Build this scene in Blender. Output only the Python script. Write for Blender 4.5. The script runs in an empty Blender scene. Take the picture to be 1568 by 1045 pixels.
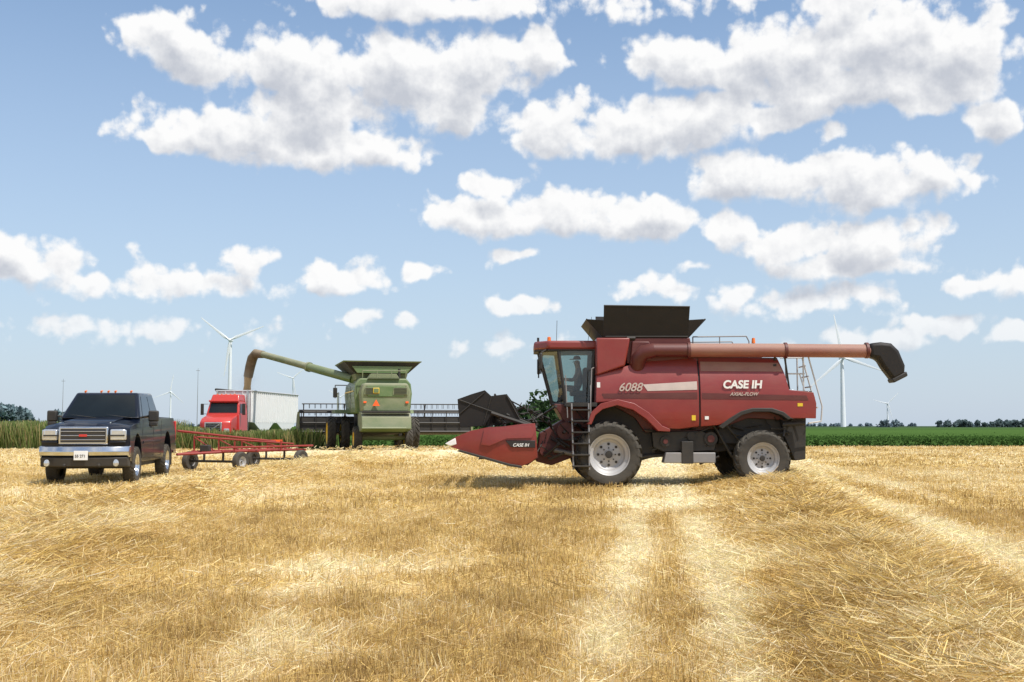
import bpy, bmesh, math, random
import numpy as np
from mathutils import Vector, Matrix
random.seed(7); rng=np.random.default_rng(7)
S=bpy.context.scene; COL=S.collection
rad=math.radians
S.view_settings.view_transform='Standard'; S.view_settings.look='None'; S.view_settings.exposure=0

# ---------------------------------------------------------------- materials
def mat(name,col,rough=.5,metal=0,var=.15,scale=3.,dust=0.,dcol=(.42,.33,.22),coat=0,lowdust=0.,spec=.5):
    m=bpy.data.materials.new(name); m.use_nodes=True; nt=m.node_tree; N=nt.nodes; L=nt.links
    b=N['Principled BSDF']; tc=N.new('ShaderNodeTexCoord')
    n=N.new('ShaderNodeTexNoise'); n.inputs['Scale'].default_value=scale; n.inputs['Detail'].default_value=7; n.inputs['Roughness'].default_value=.6
    L.new(tc.outputs['Object'],n.inputs['Vector'])
    mx=N.new('ShaderNodeMixRGB'); mx.inputs[1].default_value=tuple(c*(1-var) for c in col)+(1,); mx.inputs[2].default_value=tuple(min(1,c*(1+var)) for c in col)+(1,)
    L.new(n.outputs['Fac'],mx.inputs[0]); out=mx.outputs[0]
    if dust>0 or lowdust>0:
        n2=N.new('ShaderNodeTexNoise'); n2.inputs['Scale'].default_value=scale*.45; n2.inputs['Detail'].default_value=9; n2.inputs['Roughness'].default_value=.7
        mp=N.new('ShaderNodeMapping'); mp.inputs['Scale'].default_value=(1,1,2.2); mp.inputs['Location'].default_value=(3.1,1.7,.4)
        L.new(tc.outputs['Object'],mp.inputs[0]); L.new(mp.outputs[0],n2.inputs['Vector'])
        mr=N.new('ShaderNodeMapRange'); mr.inputs[1].default_value=.35; mr.inputs[2].default_value=.75; mr.inputs[3].default_value=dust*.25; mr.inputs[4].default_value=dust
        L.new(n2.outputs['Fac'],mr.inputs[0])
        geo=N.new('ShaderNodeNewGeometry'); sp=N.new('ShaderNodeSeparateXYZ'); L.new(geo.outputs['Normal'],sp.inputs[0])
        up=N.new('ShaderNodeMath'); up.operation='MULTIPLY_ADD'; up.use_clamp=True; up.inputs[1].default_value=.35*min(1,dust*2)
        L.new(sp.outputs['Z'],up.inputs[0]); L.new(mr.outputs[0],up.inputs[2]); fac=up.outputs[0]
        if lowdust>0:
            s2=N.new('ShaderNodeSeparateXYZ'); L.new(geo.outputs['Position'],s2.inputs[0])
            m3=N.new('ShaderNodeMapRange'); m3.inputs[1].default_value=0.1; m3.inputs[2].default_value=1.5; m3.inputs[3].default_value=lowdust; m3.inputs[4].default_value=0
            L.new(s2.outputs['Z'],m3.inputs[0])
            a=N.new('ShaderNodeMath'); a.operation='ADD'; a.use_clamp=True; L.new(fac,a.inputs[0]); L.new(m3.outputs[0],a.inputs[1]); fac=a.outputs[0]
        m4=N.new('ShaderNodeMixRGB'); m4.inputs[2].default_value=dcol+(1,); L.new(fac,m4.inputs[0]); L.new(out,m4.inputs[1]); out=m4.outputs[0]
        r=N.new('ShaderNodeMapRange'); r.inputs[3].default_value=rough; r.inputs[4].default_value=.9; L.new(fac,r.inputs[0]); L.new(r.outputs[0],b.inputs['Roughness'])
    else: b.inputs['Roughness'].default_value=rough
    L.new(out,b.inputs['Base Color']); b.inputs['Metallic'].default_value=metal
    b.inputs['Coat Weight'].default_value=coat; b.inputs['Coat Roughness'].default_value=.06
    b.inputs['Specular IOR Level'].default_value=spec
    return m
def glassmat(name,tint,refl=.12,dust=.06):
    m=bpy.data.materials.new(name); m.use_nodes=True; nt=m.node_tree; N=nt.nodes; L=nt.links
    N.remove(N['Principled BSDF']); o=N['Material Output']
    t=N.new('ShaderNodeBsdfTransparent'); t.inputs[0].default_value=tint+(1,)
    g=N.new('ShaderNodeBsdfGlossy'); g.inputs['Roughness'].default_value=.03; g.inputs[0].default_value=(.9,.95,1,1)
    d=N.new('ShaderNodeBsdfDiffuse'); d.inputs[0].default_value=(.5,.45,.36,1)
    lw=N.new('ShaderNodeLayerWeight'); lw.inputs[0].default_value=.25
    mr=N.new('ShaderNodeMapRange'); mr.inputs[3].default_value=refl; mr.inputs[4].default_value=.9; L.new(lw.outputs['Fresnel'],mr.inputs[0])
    tc=N.new('ShaderNodeTexCoord'); n=N.new('ShaderNodeTexNoise'); n.inputs['Scale'].default_value=4; n.inputs['Detail'].default_value=6; L.new(tc.outputs['Object'],n.inputs['Vector'])
    mm=N.new('ShaderNodeMath'); mm.operation='MULTIPLY'; mm.inputs[1].default_value=dust*2; L.new(n.outputs['Fac'],mm.inputs[0])
    x=N.new('ShaderNodeMixShader'); y=N.new('ShaderNodeMixShader')
    L.new(mr.outputs[0],x.inputs[0]); L.new(t.outputs[0],x.inputs[1]); L.new(g.outputs[0],x.inputs[2])
    L.new(mm.outputs[0],y.inputs[0]); L.new(x.outputs[0],y.inputs[1]); L.new(d.outputs[0],y.inputs[2]); L.new(y.outputs[0],o.inputs[0])
    return m
def attrmat(name,rough=.75,transl=.3,noise=None):
    m=bpy.data.materials.new(name); m.use_nodes=True; nt=m.node_tree; N=nt.nodes; L=nt.links
    N.remove(N['Principled BSDF']); o=N['Material Output']
    a=N.new('ShaderNodeAttribute'); a.attribute_name='Col'; c=a.outputs['Color']
    if noise:
        tc=N.new('ShaderNodeTexCoord')
        for sc,lo,hi in noise:
            n=N.new('ShaderNodeTexNoise'); n.inputs['Scale'].default_value=sc; n.inputs['Detail'].default_value=8; n.inputs['Roughness'].default_value=.7
            L.new(tc.outputs['Object'],n.inputs['Vector'])
            mr=N.new('ShaderNodeMapRange'); mr.inputs[1].default_value=.3; mr.inputs[2].default_value=.7; mr.inputs[3].default_value=lo; mr.inputs[4].default_value=hi
            L.new(n.outputs['Fac'],mr.inputs[0]); v=N.new('ShaderNodeVectorMath'); v.operation='SCALE'; L.new(c,v.inputs[0]); L.new(mr.outputs[0],v.inputs['Scale']); c=v.outputs[0]
    d=N.new('ShaderNodeBsdfDiffuse'); L.new(c,d.inputs[0])
    if transl>0:
        t=N.new('ShaderNodeBsdfTranslucent'); L.new(c,t.inputs[0]); x=N.new('ShaderNodeMixShader'); x.inputs[0].default_value=transl
        L.new(d.outputs[0],x.inputs[1]); L.new(t.outputs[0],x.inputs[2]); L.new(x.outputs[0],o.inputs[0])
    else: L.new(d.outputs[0],o.inputs[0])
    return m

M_red=mat('red_paint',(.205,.012,.012),.3,0,.2,2.2,.24,(.26,.11,.075),coat=.30,lowdust=.10)
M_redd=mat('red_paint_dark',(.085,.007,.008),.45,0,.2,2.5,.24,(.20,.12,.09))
M_redf=mat('red_paint_faded',(.23,.075,.062),.45,0,.2,2.5,.50,(.38,.26,.19))
M_blk=mat('black_steel',(.010,.010,.011),.55,0,.3,5,.12,(.20,.16,.11),lowdust=.1)
M_ext=mat('charcoal_sheet',(.011,.010,.010),.55,0,.3,3,.06,(.13,.10,.08),spec=.3)
M_tire=mat('tire_rubber',(.024,.023,.022),.85,0,.2,6,.28,(.18,.155,.12),lowdust=.16,spec=.3)
M_rimg=mat('rim_grey',(.42,.42,.43),.4,.2,.1,3,.25,(.38,.32,.24))
M_rimy=mat('rim_yellow',(.75,.50,.03),.4,0,.1,3,.1)
M_chr=mat('chrome',(.60,.61,.63),.16,1,.08)
M_grey=mat('grey_metal',(.24,.24,.25),.45,.3,.15,4,.2)
M_lgrey=mat('light_metal',(.55,.56,.58),.4,.3,.1,4,.15)
M_white=mat('white_paint',(.78,.78,.77),.4,0,.06,2,.10)
M_navy=mat('navy_paint',(.0035,.006,.014),.3,0,.1,2,.0,coat=.5,spec=.2)
M_green=mat('green_paint',(.060,.135,.034),.42,0,.2,1.2,.46,(.30,.29,.18),coat=.15,lowdust=.2)
M_greend=mat('green_dusty',(.095,.145,.055),.6,0,.2,1.2,.66,(.33,.31,.22))
M_yel=mat('yellow_paint',(.7,.48,.03),.4)
M_or=mat('orange_lens',(.85,.18,.01),.25,coat=.5)
M_orr=mat('triangle_orange',(.9,.12,.02),.5)
M_cloth=mat('seat_cloth',(.03,.03,.035),.9)
M_glass=glassmat('cab_glass',(.50,.62,.60),.05,.06)
M_dglass=glassmat('dark_glass',(.10,.13,.12),.14,.04)
M_lens=mat('headlight_lens',(.55,.57,.60),.08,.6,.2,18,coat=1)
M_semi=mat('semi_red',(.50,.016,.014),.3,0,.1,2,.08,coat=.4)
M_trl=mat('trailer_red',(.26,.008,.008),.5,0,.15,2,.10)
M_tw=mat('turbine_white',(.78,.80,.82),.5,0,.03)
M_decal=mat('decal_silver',(.46,.38,.34),.5,0,.2,4)
M_dblk=mat('decal_black',(.02,.015,.015),.5)
M_grain=mat('wheat_grain',(.42,.29,.14),.9,0,.25,12)
M_brown=mat('rubber_brown',(.12,.085,.05),.8,0,.2,3,.4)
M_skin=mat('skin',(.45,.27,.19),.6); M_shirt=mat('shirt',(.10,.13,.2),.9); M_jean=mat('jeans',(.03,.05,.1),.9)

# ---------------------------------------------------------------- mesh helpers
def empty(name,loc,rz=0,sc=1):
    e=bpy.data.objects.new(name,None); e.location=loc; e.rotation_euler=(0,0,rz); e.scale=(sc,)*3 if isinstance(sc,(int,float)) else sc; COL.objects.link(e); return e
def finish(me,name,m,parent,bevel=0,smooth=35):
    bm=bmesh.new(); bm.from_mesh(me); bmesh.ops.recalc_face_normals(bm,faces=bm.faces[:]); bm.to_mesh(me); bm.free()
    if m: me.materials.append(m)
    if smooth: me.shade_smooth(); me.set_sharp_from_angle(angle=rad(smooth))
    o=bpy.data.objects.new(name,me); COL.objects.link(o)
    if parent: o.parent=parent
    if bevel:
        b=o.modifiers.new('b','BEVEL'); b.width=bevel; b.segments=3; b.limit_method='ANGLE'; b.angle_limit=rad(40)
    return o
def mk(name,v,f,m,parent=None,bevel=0,smooth=35):
    me=bpy.data.meshes.new(name); me.from_pydata([tuple(p) for p in v],[],f); return finish(me,name,m,parent,bevel,smooth)
def ax3(a,b,c,axis):
    return (a,c,b) if axis=='y' else ((c,a,b) if axis=='x' else (a,b,c))
def extr(name,pts,c0,c1,m,parent,axis='y',bevel=.015,f=None,cuts=None):
    n=len(pts); v=[ax3(a,b,c0,axis) for a,b in pts]+[ax3(a,b,c1,axis) for a,b in pts]
    F=[tuple(range(n)),tuple(range(2*n-1,n-1,-1))]+[(i,(i+1)%n,n+(i+1)%n,n+i) for i in range(n)]
    me=bpy.data.meshes.new(name); me.from_pydata(v,[],F)
    if cuts:
        bm=bmesh.new(); bm.from_mesh(me)
        for ax,k in cuts.items():
            i='xyz'.index(ax); lo=min(p[i] for p in v); hi=max(p[i] for p in v); no=[0,0,0]; no[i]=1
            for j in range(1,k):
                co=[0,0,0]; co[i]=lo+(hi-lo)*j/k+.0007
                bmesh.ops.bisect_plane(bm,geom=bm.verts[:]+bm.edges[:]+bm.faces[:],plane_co=co,plane_no=no)
        bm.to_mesh(me); bm.free()
    if f:
        for q in me.vertices: q.co=f(q.co.copy())
    return finish(me,name,m,parent,bevel)
def box(name,c,s,m,parent,bevel=.01,rot=None):
    v=[Vector(((i&1)-.5,((i>>1)&1)-.5,((i>>2)&1)-.5)) for i in range(8)]
    v=[Vector((a.x*s[0],a.y*s[1],a.z*s[2])) for a in v]
    if rot is not None:
        R=Matrix.Rotation(rot[1],3,rot[0]); v=[R@a for a in v]
    v=[a+Vector(c) for a in v]
    return mk(name,v,[(0,1,3,2),(4,6,7,5),(0,4,5,1),(2,3,7,6),(0,2,6,4),(1,5,7,3)],m,parent,bevel)
def frame(d):
    d=d.normalized(); u=d.cross(Vector((0,0,1)));
    if u.length<1e-3: u=Vector((1,0,0))
    u.normalize(); return u,d.cross(u).normalized()
def bars(name,segs,m,parent,k=8):
    V=[];F=[]
    for p,q,r in segs:
        p=Vector(p);q=Vector(q); u,w=frame(q-p); b=len(V)
        r0,r1=(r if isinstance(r,tuple) else (r,r))
        for c,rr in ((p,r0),(q,r1)):
            for i in range(k):
                a=2*math.pi*i/k; V.append(c+u*math.cos(a)*rr+w*math.sin(a)*rr)
        F+=[(b+i,b+(i+1)%k,b+k+(i+1)%k,b+k+i) for i in range(k)]+[tuple(range(b+k-1,b-1,-1)),tuple(range(b+k,b+2*k))]
    return mk(name,V,F,m,parent)
def tube(name,pts,rs,m,parent,k=24,cap=True,smooth=50):
    P=[Vector(p) for p in pts]; V=[];F=[]; u=None
    for j,p in enumerate(P):
        d=(P[min(j+1,len(P)-1)]-P[max(j-1,0)]).normalized()
        if u is None: u,_=frame(d)
        else: u=(u-d*u.dot(d)).normalized()
        w=d.cross(u); r=rs[j] if isinstance(rs,(list,tuple)) else rs
        for i in range(k):
            a=2*math.pi*i/k; V.append(p+u*math.cos(a)*r+w*math.sin(a)*r)
    for j in range(len(P)-1):
        b=j*k; F+=[(b+i,b+(i+1)%k,b+k+(i+1)%k,b+k+i) for i in range(k)]
    if cap: F+=[tuple(range(k-1,-1,-1)),tuple(range(len(V)-k,len(V)))]
    return mk(name,V,F,m,parent,0,smooth)
def lathe(name,prof,c,axis,m,parent,k=40,smooth=30):
    V=[];F=[]
    for r,h in prof:
        for i in range(k):
            a=2*math.pi*i/k; x,y=r*math.cos(a),r*math.sin(a); p=ax3(x,y,h,axis); V.append(Vector(c)+Vector(p))
    for j in range(len(prof)-1):
        b=j*k; F+=[(b+i,b+(i+1)%k,b+k+(i+1)%k,b+k+i) for i in range(k)]
    return mk(name,V,F,m,parent,0,smooth)
def wheel(name,c,r,w,rim,mr,parent,axis='y',face=-1,nl=20,lug=.035,spokes=0):
    h=w/2
    pr=[(rim,-h*.8),(rim*1.04,-h*.93),(r*.82,-h*1.03),(r*.92,-h),(r*.975,-h*.85),(r,-h*.55),(r,h*.55),(r*.975,h*.85),(r*.92,h),(r*.82,h*1.03),(rim*1.04,h*.93),(rim,h*.8)]
    lathe(name+'_tire',pr,c,axis,M_tire,parent,48)
    f=face
    pr=[(.001,f*h*.42),(rim*.2,f*h*.42),(rim*.24,f*h*.3),(rim*.42,f*h*.25),(rim*.62,f*h*.22),(rim*.74,f*h*.32),(rim*.80,f*h*.62),(rim*.93,f*h*.72),(rim*.97,f*h*.88),(rim*1.02,f*h*.93),(rim*1.0,f*h*.7),(rim,-f*h*.8)]
    lathe(name+'_rim',pr,c,axis,mr,parent,40)
    lathe(name+'_hub',[(.001,f*h*.55),(rim*.15,f*h*.54),(rim*.19,f*h*.40)],c,axis,M_blk,parent,20)
    lathe(name+'_hub_back',[(.001,-f*h*.3),(rim*.99,-f*h*.3)],c,axis,M_blk,parent,24)
    segs=[]
    for i in range(8):
        a=2*math.pi*i/8
        for rr,t,e in ((.33,.35,.038),(.52,.33,.07)):
            q=ax3(rim*rr*math.cos(a),rim*rr*math.sin(a),f*h*.2,axis); q2=ax3(rim*rr*math.cos(a),rim*rr*math.sin(a),f*h*(t-(.06 if rr>.5 else 0)),axis)
            segs.append((Vector(c)+Vector(q),Vector(c)+Vector(q2),rim*e))
    bars(name+'_bolts',segs,M_blk,parent,8)
    if nl:
        V=[];F=[]
        for i in range(nl):
            for s in (-1,1):
                a0=2*math.pi*(i+(.5 if s>0 else 0))/nl; th=2*math.pi/nl*.19
                st=[(0.01*s,a0,r+lug,r-.03),(h*.5*s,a0+.55*2*math.pi/nl,r+lug,r-.03),(h*.86*s,a0+.9*2*math.pi/nl,r*.985+lug*.8,r*.95),(h*1.04*s,a0+1.0*2*math.pi/nl,r*.90,r*.86)]
                b=len(V)
                for y,a,ro,ri in st:
                    for aa,rr in ((a-th,ro),(a+th,ro),(a+th,ri),(a-th,ri)):
                        V.append(Vector(c)+Vector(ax3(rr*math.cos(aa),rr*math.sin(aa),y,axis)))
                for j in range(3):
                    q=b+4*j; F+=[(q+e,q+(e+1)%4,q+4+(e+1)%4,q+4+e) for e in range(4)]
                F+=[(b,b+1,b+2,b+3),(b+15,b+14,b+13,b+12)]
        mk(name+'_tread',V,F,M_tire,parent,0,0)
def text(name,body,size,loc,rot,m,parent,shear=0,off=0,ext=.003):
    c=bpy.data.curves.new(name,'FONT'); c.body=body; c.size=size; c.shear=shear; c.offset=off; c.extrude=ext; c.align_x='LEFT'
    o=bpy.data.objects.new(name,c); o.location=loc; o.rotation_euler=rot; c.materials.append(m); COL.objects.link(o); o.parent=parent; return o
def quadpanel(name,q,u0,u1,v0,v1,off,m,parent):
    a,b,c,d=[Vector(p) for p in q]; n=(b-a).cross(d-a).normalized()
    def P(u,v): return (a*(1-u)+b*u)*(1-v)+(d*(1-u)+c*u)*v+n*off
    return mk(name,[P(u0,v0),P(u1,v0),P(u1,v1),P(u0,v1)],[(0,1,2,3)],m,parent)

# ---------------------------------------------------------------- noise
LAT=rng.random((256,256))
def vnoise(x,y):
    xi=np.floor(x).astype(int); yi=np.floor(y).astype(int); fx=x-xi; fy=y-yi; fx=fx*fx*(3-2*fx); fy=fy*fy*(3-2*fy)
    g=lambda i,j: LAT[i%256,j%256]
    return (g(xi,yi)*(1-fx)+g(xi+1,yi)*fx)*(1-fy)+(g(xi,yi+1)*(1-fx)+g(xi+1,yi+1)*fx)*fy
def fbm(x,y,o=4):
    s=0;a=.5;t=0
    for i in range(o): s=s+a*vnoise(x+13.7*i,y+7.3*i); t+=a; x=x*2.03;y=y*2.03;a*=.5
    return s/t
G=lambda d,w: np.exp(-(d/w)**2)
def wr_right(x,y): return G(x-(1.35+.185*y),.85+.02*y)*np.clip((60-y)/20,0,1)*np.clip((y-2)/3,0,1)
def wr_left(x,y): return G(x-(-4.9-2.4*np.clip((y-10)/10,0,1)+.01*y),1.25)*np.clip((y-3)/4,0,1)*np.clip((70-y)/20,0,1)
def wr_far(x,y): return G(y-(57.5+.12*(x+8)),1.4)*np.clip((x+17)/3,0,1)*np.clip((3-x)/5,0,1)
def hgt(x,y):
    n=fbm(x*1.3+5,y*1.3+2,3); m=np.clip((110-np.abs(y))/20,0,1)*np.clip((110-np.abs(x))/20,0,1)
    return m*((n-.5)*.07+wr_right(x,y)*(.06+.18*n)+wr_left(x,y)*(.06+.16*n)+wr_far(x,y)*(.14+.2*n))
def pal(v):
    v=np.clip(v,0,1)[...,None]; A=np.array((.33,.215,.095)); B=np.array((.69,.485,.185)); C=np.array((.93,.80,.53))
    return np.where(v<.5,A+(B-A)*v*2,B+(C-B)*(v-.5)*2)
def tone(x,y):
    a=x-.13*y
    wob=.45*(fbm(x*.15+3,y*.16+60,2)-.5)
    n1=fbm(a*1.1+40,y*.16+3,4); n2=fbm(x*.45+11,y*.45+17,4); n3=fbm(x*2.2,y*1.6+9,3); n4=fbm(x*5,y*4,2)
    v=.50+.55*(n1-.5)+.6*(n2-.5)+.5*(n3-.5)+.3*(n4-.5)
    tw=.18+.007*y
    br=.5+1.9*n3*n2
    v+=.65*G(x-(-.28+wob+.125*y),tw)*br+.75*G(x-(.60+wob+.125*y),tw)*br
    v+=.6*G(x-(3.9+wob+.135*y),tw*1.3)*br+.3*G(x-(5.4+.14*y),tw*1.2)*br
    v+=.25*G(x-(-1.9-.10*(y-10)),tw)*br*np.clip((20-y)/8,0,1)
    v+=.10*wr_right(x,y)+.20*wr_left(x,y)+.34*wr_far(x,y)
    v+=.35*G(y-(12.1+.35*(x+1.5)),.5)*np.clip((x+4)/1.5,0,1)*np.clip((1-x)/1.5,0,1)*br
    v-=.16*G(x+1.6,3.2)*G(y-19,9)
    v+=np.clip((y-26)/50,0,.12)+.14*np.clip((y-26)/10,0,1)*(fbm(x*.02+5,y*.42+8,2)-.5)*2
    return v

# ---------------------------------------------------------------- ground sheet
def axis_coords(lo,hi,st,far,g=1.25):
    c=list(np.arange(lo,hi+st*.5,st)); s=st; p=hi
    out=[]
    while p<far: s*=g; p+=s; out.append(p)
    s=st;p=lo;neg=[]
    while p>-far: s*=g; p-=s; neg.append(p)
    return np.array(neg[::-1]+c+out)
gx=axis_coords(-42,46,.35,7000); gy=axis_coords(3,96,.35,7000)
X,Y=np.meshgrid(gx,gy); Z=hgt(X,Y)
nx,ny=len(gx),len(gy)
V=np.stack([X,Y,Z],-1).reshape(-1,3).astype(np.float32)
I=np.arange(nx*ny).reshape(ny,nx); Q=np.stack([I[:-1,:-1],I[:-1,1:],I[1:,1:],I[1:,:-1]],-1).reshape(-1,4).astype(np.int32)
def npmesh(name,V,Q,C,m,smooth=False):
    me=bpy.data.meshes.new(name); me.vertices.add(len(V)); me.vertices.foreach_set('co',V.astype(np.float32).ravel())
    k=Q.shape[1]; me.loops.add(Q.size); me.loops.foreach_set('vertex_index',Q.astype(np.int32).ravel())
    me.polygons.add(len(Q)); me.polygons.foreach_set('loop_start',(np.arange(len(Q))*k).astype(np.int32))
    try: me.polygons.foreach_set('loop_total',np.full(len(Q),k,np.int32))
    except Exception: pass
    me.update(calc_edges=True)
    if C is not None:
        a=me.attributes.new('Col','FLOAT_COLOR','POINT'); c=np.ones((len(V),4),np.float32); c[:,:3]=C; a.data.foreach_set('color',c.ravel())
    me.materials.append(m)
    if smooth: me.shade_smooth()
    o=bpy.data.objects.new(name,me); COL.objects.link(o); return o
edge=np.where(X<-12,74.,83.)
fieldm=np.clip((edge-Y)/.8,0,1)
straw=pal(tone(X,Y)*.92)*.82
gn=fbm(X*.02,Y*.05,3)[...,None]
green=np.array((.055,.10,.022))*(.7+.6*gn)
gc=straw*fieldm[...,None]+green*(1-fieldm[...,None])
M_ground=attrmat('ground_material',transl=0,noise=[(9,.70,1.2),(.9,.88,1.1)])
npmesh('ground',V,Q,gc.reshape(-1,3),M_ground,True)

# ---------------------------------------------------------------- straw stubble (one mesh)
def blades(n,a,b,L,W,margin=1.25,lie_base=.30,windrow=None):
    y=np.sqrt(rng.random(n)*(b*b-a*a)+a*a); x=(rng.random(n)*2-1)*(.46*y*margin+1.5)
    if windrow=='r': x=1.35+.185*y+rng.normal(0,.62,n)*(.85+.02*y)
    if windrow=='l': x=-4.9-2.4*np.clip((y-10)/10,0,1)+.01*y+rng.normal(0,.85,n)
    w=np.clip(wr_right(x,y)+wr_left(x,y)+wr_far(x,y),0,1)
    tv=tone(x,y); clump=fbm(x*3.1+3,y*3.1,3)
    lie=rng.random(n)<np.clip(lie_base+.55*w+.6*(tv-.5),.12,.97)
    tilt=np.where(lie,rad(90)-np.abs(rng.normal(0,.24,n))-.03,np.abs(rng.normal(0,.36,n)))
    az=rng.random(n)*2*np.pi
    az=np.where(lie&(rng.random(n)<.35),np.pi/2+rng.normal(-.13,.6,n),az)
    ln=L*np.where(lie,rng.uniform(.4,1.4,n)*(1+.5*w),rng.uniform(.4,1.0,n)*(.45+1.0*clump))
    d=np.stack([np.sin(tilt)*np.cos(az),np.sin(tilt)*np.sin(az),np.cos(tilt)],-1)
    z0=hgt(x,y)+np.where(lie,rng.random(n)*(.05+.12*w)*(L/.13),-.01)
    p0=np.stack([x,y,z0],-1); p1=p0+d*ln[:,None]
    sa=rng.random(n)*2*np.pi; r=np.stack([np.cos(sa),np.sin(sa),rng.normal(0,.4,n)],-1); s=np.cross(d,r); s/=np.linalg.norm(s,axis=1)[:,None]+1e-6
    s*= (W*rng.uniform(.6,1.4,n))[:,None]*.5
    Vv=np.stack([p0-s,p0+s,p1+s*.8,p1-s*.8],1).reshape(-1,3)
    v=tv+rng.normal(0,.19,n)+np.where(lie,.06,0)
    C=pal(v)*rng.uniform(.75,1.15,n)[:,None]
    if windrow: C=C*np.array((1.02,.98,.85))
    C[:,2]*=rng.uniform(.8,1.15,n)
    C=np.repeat(np.clip(C,0,.95),4,0)
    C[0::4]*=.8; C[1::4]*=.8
    return Vv,C
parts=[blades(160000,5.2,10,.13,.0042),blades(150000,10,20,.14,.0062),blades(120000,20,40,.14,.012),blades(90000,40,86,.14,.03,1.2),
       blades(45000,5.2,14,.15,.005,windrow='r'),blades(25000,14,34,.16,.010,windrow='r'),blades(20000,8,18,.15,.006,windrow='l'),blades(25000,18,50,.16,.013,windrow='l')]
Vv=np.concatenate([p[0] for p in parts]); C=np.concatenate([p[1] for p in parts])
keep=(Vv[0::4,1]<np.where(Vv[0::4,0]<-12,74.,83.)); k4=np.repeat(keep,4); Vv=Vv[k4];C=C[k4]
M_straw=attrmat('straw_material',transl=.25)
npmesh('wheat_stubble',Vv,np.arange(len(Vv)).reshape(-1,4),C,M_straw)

# ---------------------------------------------------------------- leafy things
def leaves(P,size,C,flat=0.,elong=1.6):
    n=len(P); d=rng.normal(0,1,(n,3)); d[:,2]*=(1-flat); d/=np.linalg.norm(d,axis=1)[:,None]
    r=rng.normal(0,1,(n,3)); s=np.cross(d,r); s/=np.linalg.norm(s,axis=1)[:,None]
    size=np.asarray(size).reshape(-1,1)*rng.uniform(.6,1.4,(n,1)); d=d*size*elong*.5; s=s*size*.5
    return np.stack([P-d,P+s,P+d,P-s],1).reshape(-1,3),np.repeat(C,4,0)
M_leaf=attrmat('foliage_material',transl=.3)
def axisg(a,b,s,g):
    o=[a]
    while o[-1]<b: o.append(o[-1]+s); s*=g
    return np.array(o)
cy=axisg(83.5,5000,.5,1.06)
cx=np.concatenate([[-12.0],np.arange(-11,70,.8),70+np.cumsum(.8*1.09**np.arange(75))])
CX,CY=np.meshgrid(cx,cy); h=np.clip((CY-83.4)/.8,0,1)
CZ=.02+h*(.38+.10*fbm(CX*.7,CY*.5,3))
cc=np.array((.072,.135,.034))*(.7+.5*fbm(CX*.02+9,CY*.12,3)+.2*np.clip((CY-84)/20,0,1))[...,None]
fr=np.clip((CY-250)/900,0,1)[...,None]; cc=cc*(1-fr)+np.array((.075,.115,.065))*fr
I=np.arange(CX.size).reshape(CX.shape); Qc=np.stack([I[:-1,:-1],I[:-1,1:],I[1:,1:],I[1:,:-1]],-1).reshape(-1,4)
Vc=np.stack([CX,CY,CZ],-1).reshape(-1,3)
n=70000; yy=83.2+rng.exponential(9,n); xx=rng.uniform(-12,75,n)
zz=np.where(yy>84.4,rng.uniform(.36,.52,n),rng.uniform(.05,.45,n))
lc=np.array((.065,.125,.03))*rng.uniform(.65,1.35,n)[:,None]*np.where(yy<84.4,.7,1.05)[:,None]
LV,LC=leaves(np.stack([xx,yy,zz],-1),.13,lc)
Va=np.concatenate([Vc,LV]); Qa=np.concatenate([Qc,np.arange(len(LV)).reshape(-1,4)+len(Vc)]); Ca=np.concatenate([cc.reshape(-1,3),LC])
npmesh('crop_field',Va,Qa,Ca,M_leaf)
def grass(n,fx,fy,fh):
    x=fx(n);y=fy(n);h=fh(x,y)*rng.uniform(.45,1.1,n)
    lean=rng.normal(0,.18,(n,2)); p0=np.stack([x,y,np.zeros(n)-.02],-1); p1=p0+np.stack([lean[:,0]*h,lean[:,1]*h,h],-1)
    a=rng.random(n)*np.pi; s=np.stack([np.cos(a),np.sin(a),a*0],-1)*rng.uniform(.02,.06,n)[:,None]
    V=np.stack([p0-s,p0+s,p1+s*.3,p1-s*.3],1).reshape(-1,3)
    m=rng.random(n)[:,None]; C=np.where(m<.55,np.array((.17,.235,.075)),np.where(m<.82,np.array((.29,.32,.13)),np.array((.46,.40,.20))))*rng.uniform(.65,1.25,n)[:,None]
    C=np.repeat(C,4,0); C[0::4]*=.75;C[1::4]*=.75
    return V,C
def fh(x,y): return np.where(x<-19,1.70,1.2)*(.75+.5*fbm(x*.35,y*.35,3))+np.clip((-30-x)*.03,0,.45)
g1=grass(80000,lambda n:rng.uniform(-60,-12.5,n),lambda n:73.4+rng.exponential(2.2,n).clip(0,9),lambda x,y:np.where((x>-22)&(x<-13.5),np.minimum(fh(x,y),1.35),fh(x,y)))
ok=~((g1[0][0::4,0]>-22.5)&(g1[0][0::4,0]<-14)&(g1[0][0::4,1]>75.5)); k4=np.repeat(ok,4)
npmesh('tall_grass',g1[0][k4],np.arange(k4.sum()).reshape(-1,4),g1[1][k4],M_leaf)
TV=[];TC=[]
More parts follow.
